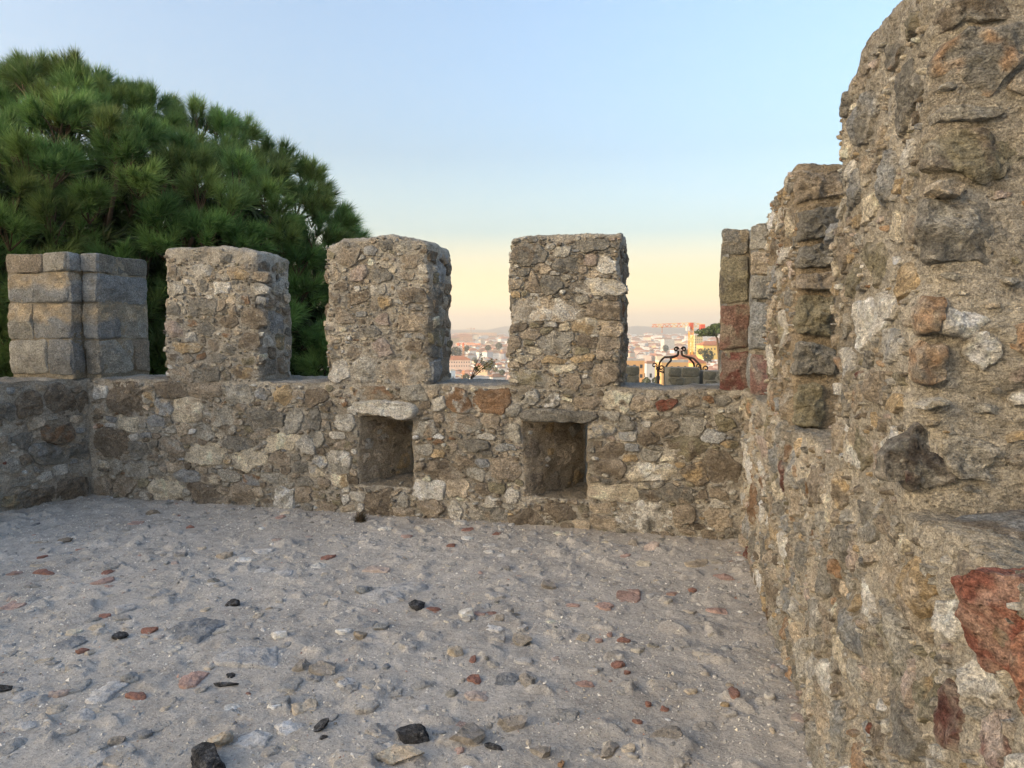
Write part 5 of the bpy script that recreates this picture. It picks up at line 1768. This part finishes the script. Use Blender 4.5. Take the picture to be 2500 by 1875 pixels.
def windows_mesh(wd, dp, h):
    acc = Acc()
    nf = max(1, int(h / 3.1))
    for ax, L, off in ((0, wd, dp / 2), (1, dp, wd / 2)):
        nw_ = max(1, int(L / 2.6))
        for sgn in (-1, 1):
            for f in range(nf):
                for k in range(nw_):
                    c = -L / 2 + (k + .5) * L / nw_
                    z = f * h / nf + .9
                    a, b = (c - .5, c + .5), sorted((sgn * (off - .1), sgn * (off + .06)))
                    if ax == 0:
                        acc.box((a[0], b[0], z), (a[1], b[1], z + 1.5), bottom=False)
                    else:
                        acc.box((b[0], a[0], z), (b[1], a[1], z + 1.5), bottom=False)
    return acc


WIN_CACHE = {}


def ground_at(x, y):
    return float(terrain_pt(np.array([x]), np.array([y]))[0])


def house(x, y, wd, dp, h, rot, wc, rf_, zg, label, wn=True, detail=1, group="houses of the city below the castle"):
    o = tag(empty("house", (x, y, zg)), label, "house", group)
    o.rotation_euler.z = rot
    a = link(bpy.data.objects.new("wall", ME_BOX), o)
    a.scale = (wd, dp, h)
    a.color = (*wc[1], 1)
    flat = rf_[0].startswith("flat")
    me = ME_FLT if flat else (ME_HIP if rc.rand() < .6 else ME_GAB)
    b = link(bpy.data.objects.new("roof", me), o)
    b.location.z = h + .003
    b.scale = (wd, dp, .9 if flat else min(wd, dp) * .30)
    b.color = (*rf_[1], 1)
    if wn:
        key = (round(wd / 2), round(dp / 2), round(h / 3))
        if key not in WIN_CACHE:
            ac = windows_mesh(key[0] * 2, key[1] * 2, max(3, key[2] * 3))
            t_ = ac.build("window", M_WIN, smooth_shade=False)
            WIN_CACHE[key] = t_.data
            bpy.data.objects.remove(t_)
        c = link(bpy.data.objects.new("window", WIN_CACHE[key]), o)
        c.scale = (wd / (key[0] * 2), dp / (key[1] * 2), h / max(3, key[2] * 3))
        c["kind"] = "stuff"
    if not flat and rc.rand() < .5 and detail:
        ch = link(bpy.data.objects.new("chimney", ME_BOX), b)
        ch.location = (rc.uniform(-.2, .2), .15, .65)
        ch.scale = (.9 / wd, .9 / dp, .5)
        ch.color = (*WALLS["white"], 1)
    return o


# plots on a wobbling street grid over the fan of city in view; big blocks further away
WN, RN = list(WALLS), list(ROOFS)
plots = []
for r0, r1, cell in ((640, 1500, 13.5), (1500, 2600, 25.0), (2600, 4800, 52.0)):
    nr = int((r1 - r0) / cell)
    for i in range(nr):
        r = r0 + (i + .5) * cell
        if i % 4 == 3:
            continue                                    # streets
        a0, a1 = R(-34), R(46)
        na = int((a1 - a0) * r / cell)
        for j in range(na):
            if j % 7 == 6 or rc.rand() < (.10 if r < 1500 else .22):
                continue
            az = a0 + (j + .5) * (a1 - a0) / na
            rj, aj = r + rc.normal(0, cell * .16), az + rc.normal(0, cell * .12) / r
            plots.append((rj, aj, cell))


def in_gap(az, el):
    px, py = 1250 + FPX * math.tan(az), 816 - FPX * math.tan(el) / math.cos(az)
    return (1085 < px < 1262 or 1518 < px < 1758) and py < 955


WC0 = np.array([WALLS[n] for n in WN]); RC0 = np.array([ROOFS[n] for n in RN])
mass = {"v": [], "q": [], "c": [], "n": 0}
single = []
for r, az, cell in plots:
    p = fr_pt(r * math.sin(az), r * math.cos(az))
    zg = ground_at(*p)
    if cell < 20:
        wd, dp, h = rc.uniform(7.5, 13), rc.uniform(7, 12), rc.choice([5, 6, 7, 9, 9, 12])
    elif cell < 30:
        wd, dp, h = rc.uniform(13, 24), rc.uniform(12, 20), rc.choice([9, 12, 15, 15, 18, 21])
    else:
        wd, dp, h = rc.uniform(22, 50), rc.uniform(16, 36), rc.choice([12, 15, 18, 21, 24, 33])
    rot = YAW - az + rc.choice([.15, .45, -.35, .15]) + .5 * float(perlin(np.array([[p[0] / 260, p[1] / 260, 0]]))[0]) + rc.normal(0, .06)
    wi, ri = rc.choice(len(WN), p=WWT), rc.choice(len(RN), p=RWT if cell < 40 else np.array([.25, .12, .5, .13]))
    rec = (r, az, p, zg, wd, dp, h, rot, wi, ri)
    if in_gap(az, (zg + h - 1.6) / r):
        single.append(rec)
    else:
        mass["v"].append(rec)
single.sort(key=lambda t: t[0] / t[4])
mass["v"] += single[255:]
single = single[:255]
for r, az, p, zg, wd, dp, h, rot, wi, ri in single:
    gap = "middle gap" if az < .05 else "right gap"
    dist = "near city edge" if r < 1000 else ("mid city" if r < 1700 else "far city")
    size = "tall " if h >= 15 else ("low " if h < 9 else "")
    house(p[0], p[1], wd, dp, h, rot, (WN[wi], np.array(WALLS[WN[wi]]) * rc.uniform(.9, 1.08)), (RN[ri], np.array(ROOFS[RN[ri]]) * rc.uniform(.85, 1.2)), zg,
          wn=r < 1900, label=f"{size}{WN[wi]} house with {RN[ri]}, {dist}, {gap}", group=f"{size}{WN[wi]} houses with {RN[ri]}, {dist}, {gap}")
# the rest of the city as one mass
bv = np.array(BOXV)
hv = np.array(HIPV)
V, Q, CQ, n = [], [], [], 0
for r, az, p, zg, wd, dp, h, rot, wi, ri in mass["v"]:
    cs, sn = math.cos(rot), math.sin(rot)
    Rm = np.array([[cs, -sn, 0], [sn, cs, 0], [0, 0, 1]])
    b = (bv * (wd, dp, h)) @ Rm.T + (p[0], p[1], zg)
    flat = ri == 2
    rv = (hv * (wd, dp, .5 if flat else min(wd, dp) * .28)) @ Rm.T + (p[0], p[1], zg + h)
    if flat:
        rv[8:] = rv[8:] * (1, 1, 0) + (0, 0, zg + h + .4)
    V += [b, rv]
    Q += [np.array(BOXQ) + n, np.array([(4, 5, 9, 8), (6, 7, 8, 9), (5, 6, 9, 9), (7, 4, 8, 8), (0, 1, 5, 4), (1, 2, 6, 5), (2, 3, 7, 6), (3, 0, 4, 7)]) + n + 8]
    CQ += [np.tile(WC0[wi] * rc.uniform(.85, 1.08), (8, 1)), np.tile(RC0[ri] * rc.uniform(.8, 1.2), (10, 1))]
    n += 18
V, Q, CQ = np.concatenate(V), np.concatenate(Q), np.concatenate(CQ)
tri = (Q[:, 2] == Q[:, 3])
dist_city = mesh_np("distant_city", V, [Q[~tri], Q[tri][:, :3]], M_CITYV, col=CQ, smooth_shade=False)
tag(dist_city, "hazy mass of pale city buildings reaching to the hills", kind="stuff")

# a few larger buildings one can pick out
def far_house(px, py, dist, wd, dp, h, rot, wc, rf_, lb):
    q = at_range(px, py, dist)
    return house(q[0], q[1], wd, dp, h, rot + YAW, ("", wc), (rf_, ROOFS[rf_]), q[2] - h, lb, group=None)


far_house(1166, 812, 3600, 190, 60, 30, .1, (.66, .40, .22), "flat grey roof", "long orange lit block on the skyline in the middle gap")
far_house(1133, 821, 2700, 60, 30, 26, .2, (.66, .36, .20), "orange red tiled roof", "orange block below the skyline in the middle gap")
far_house(1225, 814, 3600, 120, 40, 18, .05, (.42, .43, .47), "flat grey roof", "long blue grey block on the skyline in the middle gap")
far_house(1630, 829, 1900, 30, 18, 38, .3, (.70, .68, .62), "flat grey roof", "tall striped white tower block in the right gap")
far_house(1700, 819, 900, 11, 11, 26, .3, (.68, .56, .30), "flat grey roof", "tall yellow apartment tower beside the crane")
far_house(1733, 843, 620, 18, 12, 9, .2, (.75, .54, .18), "orange red tiled roof", "yellow house under the umbrella pine")
far_house(1585, 887, 330, 3.9, 5, 7.5, .1, (.50, .52, .55), "brown tiled roof", "narrow grey house with rows of small windows in the right gap")
far_house(1607, 891, 345, 6.5, 6, 7, .35, (.75, .40, .12), "orange red tiled roof", "orange house with a bright red roof left of the iron frame")
far_house(1700, 886, 350, 7.0, 7, 7, .2, (.78, .48, .17), "orange red tiled roof", "orange house with a bright red roof right of the crane mast")
far_house(1672, 876, 420, 12, 8, 7, .2, (.78, .52, .2), "orange red tiled roof", "yellow house with a red roof behind the iron frame")
far_house(1542, 880, 300, 9, 6, 12, .25, (.62, .38, .18), "flat grey roof", "sunlit ochre stone building at the left of the right gap")
far_house(1640, 884, 300, 12, 6, 12, .25, (.64, .40, .18), "flat grey roof", "sunlit ochre stone building behind the iron frame")
far_house(1117, 878, 760, 26, 14, 8, .15, (.66, .50, .42), "orange red tiled roof", "long pink house with a red roof low in the middle gap")
far_house(1178, 893, 700, 12, 9, 7, -.2, (.60, .42, .28), "orange red tiled roof", "sandy house with a red roof beside the dark trees")
far_house(1168, 921, 560, 16, 11, 7, .5, (.74, .74, .76), "flat grey roof", "large white house low in the middle of the middle gap")
far_house(1212, 920, 560, 11, 9, 6, .5, (.74, .73, .71), "brown tiled roof", "white house with a brown roof low in the middle gap")
far_house(1105, 905, 540, 3.6, 5, 7, .2, (.36, .46, .58), "flat grey roof", "narrow blue house at the left edge of the middle gap")


# ------------------------------------------------------------------ trees in the city
M_LEAF = plain_material("tree_leaves", attr="col", rough=.7, vary=.3, scale=1.5)


def leafy_crown(name, r, n, half, col, flat=False):
    d = r.normal(size=(n, 3)); d /= np.linalg.norm(d, axis=1)[:, None]
    if flat:
        d[:, 2] = np.abs(d[:, 2]) - .12
    rad = .55 + .45 * r.rand(n) ** .5
    b = 1 + .35 * perlin(d * 2.2 + r.uniform(0, 40))
    c = d * (rad * b)[:, None] * np.array(half)
    s = .16 * np.mean(half) * r.uniform(.6, 1.3, n)[:, None]
    t1 = r.normal(size=(n, 3)); t1 /= np.linalg.norm(t1, axis=1)[:, None]
    t2 = np.cross(t1, r.normal(size=(n, 3))); t2 /= np.linalg.norm(t2, axis=1)[:, None] + 1e-6
    V = np.stack([c - t1 * s, c + t2 * s * .8, c + t1 * s, c - t2 * s * .8], 1).reshape(-1, 3)
    cc = np.array(col)[None] * r.uniform(.6, 1.4, (n, 1))
    return V, (np.arange(n) * 4)[:, None] + np.arange(4)[None], np.repeat(cc, 4, 0)


CROWNS = []
for k in range(4):
    v, q, c = leafy_crown("crown", rc, 420, (1, 1, 1.05), [(.05, .07, .03), (.06, .075, .035), (.045, .06, .035), (.07, .08, .03)][k])
    o = mesh_np("crown", v, q, M_LEAF, col=c, smooth_shade=False)
    CROWNS.append(o.data); bpy.data.objects.remove(o)
ta = Acc(); ta.tube([(0, 0, -1.4), (0.03, 0, -.5), (0, 0, .3)], [.12, .09, .05], 6)
o = ta.build("trunk", M_BARK); ME_TRUNK = o.data; bpy.data.objects.remove(o)


def city_tree(px, py, dist, wpx, lb, group, k=None):
    c = at_range(px, py, dist)
    rad = wpx / 2 * dist / FPX
    o = tag(empty("city_tree", c), lb, "tree", group)
    a = link(bpy.data.objects.new("crown", CROWNS[rc.randint(4) if k is None else k]), o)
    a.scale = (rad, rad, rad * rc.uniform(.9, 1.15))
    b = link(bpy.data.objects.new("trunk", ME_TRUNK), o)
    b.scale = (rad, rad, rad)
    return o


for px, py, dist, wpx, lb in ((1194, 892, 640, 26, "largest dark tree among the roofs in the middle gap"), (1161, 882, 640, 10, "narrow dark tree left of the largest tree in the middle gap"), (1178, 886, 650, 10, "small dark tree touching the left of the largest one"),
                              (1162, 900, 600, 10, "small dark tree in front of the sandy house"), (1209, 902, 620, 12, "dark tree touching the right of the largest one"), (1218, 845, 1150, 17, "round green tree far back on the right of the middle gap"),
                              (1191, 849, 1150, 14, "wide green tree far back beside the round one"), (1113, 862, 900, 26, "long dark group of trees behind the orange crane"), (1138, 850, 1000, 14, "dark tree behind the crane jib in the middle gap"),
                              (1117, 875, 820, 12, "low dark tree above the long pink house"), (1138, 921, 520, 17, "grey green tree at the bottom of the middle gap"), (1189, 930, 500, 8, "small dark tree at the bottom of the middle gap"),
                              (1226, 910, 560, 14, "dark tree in front of the grey gable in the middle gap"), (1625, 850, 1300, 14, "round grey green tree among roofs in the right gap"), (1675, 859, 640, 12, "dark green tree left of the crane mast"),
                              (1690, 863, 560, 10, "dark green tree right of the crane mast"), (1710, 858, 560, 14, "green tree on the slope under the yellow house"), (1728, 868, 480, 26, "olive green trees on the slope at the right edge of the right gap"),
                              (1578, 935, 240, 22, "bush of mixed leaves at the bottom of the right gap"), (1600, 930, 240, 16, "dark bush left of the iron posts"), (1570, 944, 200, 18, "low yellow green bush above the sill of the right gap")):
    city_tree(px, py, dist, wpx, lb, "trees among the roofs of the city")
k_ = 0
for r, az in [(rc.uniform(700, 2600), rc.uniform(R(-6), R(17))) for _ in range(900)]:
    q = fr_pt(r * math.sin(az), r * math.cos(az))
    zg = ground_at(*q)
    rad = rc.uniform(4, 7)
    if not in_gap(az, (zg + rad - 1.6) / r) or k_ >= 26:
        continue
    k_ += 1
    g_ = "middle" if az < .05 else "right"
    o = tag(empty("city_tree", (q[0], q[1], zg + rad * 1.1)), f"dark green tree among the distant roofs seen in the {g_} gap", "tree", f"scattered trees among the roofs in the {g_} gap")
    a = link(bpy.data.objects.new("crown", CROWNS[rc.randint(4)]), o)
    a.scale = (rad, rad, rad)
    b = link(bpy.data.objects.new("trunk", ME_TRUNK), o)
    b.scale = (rad, rad, rad)

# umbrella pine at the right edge of the right gap
c = at_range(1742, 812, 150)
up = tag(empty("umbrella_pine", c), "umbrella pine with a flat dark green crown at the right edge of the right gap", "tree")
for dx, dz, hx in ((0, 0, (3.2, 2.6, 1.1)), (1.6, .9, (2.6, 2.3, 1.0)), (-1.2, -.6, (1.9, 1.7, .7))):
    v, q, cc = leafy_crown("crown", rc, 700, hx, (.050, .075, .028), True)
    mesh_np("crown", v + R3 * dx + (0, 0, dz), q, M_LEAF, up, col=cc, smooth_shade=False)
ta = Acc()
ta.tube([R3 * 1.6 + (0, 0, -22), R3 * 1.3 + (0, 0, -6), R3 * .8 + (0, 0, -1.2), (0, 0, 0)], [.4, .3, .2, .1], 8)
ta.tube([R3 * 1.2 + (0, 0, -4.5), R3 * 2.2 + (0, 0, .4)], [.15, .08], 6)
ta.build("trunk", M_BARK, up)

# ------------------------------------------------------------------ tower cranes
M_CRANE = plain_material("crane_paint", objcolor=True, rough=.6, vary=.06, scale=1)


def crane(px, py, dist, h, jib, cjib, head, lb, mastc, jibc, sz=1.6, rot=0.0, two_tone=None):
    """tower crane: lattice mast, jib with trolley and hook, counter jib with ballast, cab"""
    top = at_range(px, py, dist)
    root = tag(empty("tower_crane", (top[0], top[1], top[2] - h)), lb, "crane")
    root.rotation_euler.z = YAW + rot
    s = sz / 2
    t = .09 * sz
    ac = Acc()
    for sx_ in (-s, s):
        for sy_ in (-s, s):
            ac.tube([(sx_, sy_, 0), (sx_, sy_, h)], t, 4)
    n = int(h / sz / 1.1)
    for i in range(n):
        z0, z1 = i * h / n, (i + 1) * h / n
        for a, b in (((-s, -s), (s, -s)), ((s, -s), (s, s)), ((s, s), (-s, s)), ((-s, s), (-s, -s))):
            ac.tube([(*a, z0), (*b, z1)] if i % 2 else [(*b, z0), (*a, z1)], t * .65, 3, cap=False)
    o = ac.build("mast", M_CRANE, root, smooth_shade=False); o.color = (*mastc, 1)

    def truss(x0, x1, col_a, col_b, name):
        nseg = max(2, int(abs(x1 - x0) / (sz * 1.3)))
        xs = np.linspace(x0, x1, nseg + 1)
        for part in range(3 if col_b is not None else 1):
            rngk = range(nseg) if col_b is None else [k for k in range(nseg) if (k * 6 // nseg) % 2 == part % 2] if part < 2 else []
            if not rngk:
                continue
            ac = Acc()
            for k in rngk:
                hk = sz * (1.15 - .5 * abs(xs[k] / (x1 if x1 else 1)))
                a, b = xs[k], xs[k + 1]
                for y in (-s * .7, s * .7):
                    ac.tube([(a, y, h + .4), (b, y, h + .4)], t, 4)
                    ac.tube([(a, y, h + .4), ((a + b) / 2, 0, h + .4 + hk)], t * .7, 3, cap=False)
                    ac.tube([(b, y, h + .4), ((a + b) / 2, 0, h + .4 + hk)], t * .7, 3, cap=False)
                ac.tube([(a, 0, h + .4 + hk), (b, 0, h + .4 + hk)], t, 4)
                ac.tube([(a, -s * .7, h + .4), (b, s * .7, h + .4)], t * .6, 3, cap=False)
            o = ac.build(name, M_CRANE, root, smooth_shade=False)
            o.color = (*(col_a if part == 0 else col_b), 1)
    truss(0, -jib, jibc, two_tone, "jib")
    truss(0, cjib, jibc, None, "counter_jib")
    ac = Acc(); ac.box((cjib * .62, -s, h - .6 * sz), (cjib * .95, s, h + .9 * sz))
    o = ac.build("counterweight", M_CRANE, root, smooth_shade=False); o.color = (.62, .10, .06, 1)
    ac = Acc(); ac.box((-s * 1.05, -s * 1.05, h - .5 * sz), (s * 1.05, s * 1.05, h + 1.4 * sz))
    o = ac.build("slewing_unit", M_CRANE, root, smooth_shade=False); o.color = (.55, .11, .06, 1)
    ac = Acc(); ac.box((-s * 3.2, -s * 1.6, h - .9 * sz), (-s * 1.15, -s * .2, h + .35 * sz))
    o = ac.build("cab", M_CRANE, root, smooth_shade=False); o.color = (.60, .60, .60, 1)
    ac = Acc(); ac.box((-jib * .76, -s * .5, h - .1 * sz), (-jib * .73, s * .5, h + .25 * sz)); ac.tube([(-jib * .745, 0, h), (-jib * .745, 0, h - 1.1 * sz)], t * .8, 4); ac.box((-jib * .752, -.15 * sz, h - 1.4 * sz), (-jib * .738, .15 * sz, h - 1.05 * sz))
    o = ac.build("hook", M_CRANE, root, smooth_shade=False); o.color = (.45, .20, .10, 1)
    if head:
        ac = Acc(); ac.tube([(0, 0, h + sz), (0, 0, h + head)], t * 1.4, 4); ac.tube([(0, 0, h + head), (-jib * .55, 0, h + sz)], t * .5, 3); ac.tube([(0, 0, h + head), (cjib * .8, 0, h + sz * .8)], t * .5, 3)
        o = ac.build("tower_head", M_CRANE, root, smooth_shade=False); o.color = (*jibc, 1)
    return root


crane(1687, 800, 430, 62, 23.5, 8.6, 0, "yellow tower crane with a red and white jib standing in the right gap", (.85, .36, .05), (.80, .56, .26), 2.1, .12, (.70, .26, .12))
crane(1131, 842, 900, 46, 26, 10, 0, "orange tower crane low on the left of the middle gap", (.75, .30, .08), (.72, .25, .09), 2.0, 2.6)
crane(1150, 803, 3300, 70, 24, 18, 9, "pale tower crane on the skyline of the middle gap", (.70, .50, .26), (.70, .50, .26), 3.2, .2)

# ------------------------------------------------------------------ the air: thin evening haze over the whole view
hz = Acc()
hz.box((-9300, -9300, -135), (9300, 9300, 205))
m, tr = new_mat("evening_haze")
k = NT(tr)
pv = k.n("ShaderNodeVolumePrincipled", inp={"Color": (1.0, .95, .88, 1), "Density": HAZE, "Anisotropy": .2})
k.n("ShaderNodeOutputMaterial", inp={1: pv.outputs[0]})
hzo = hz.build("haze", m, smooth_shade=False)
hzo["kind"] = "stuff"
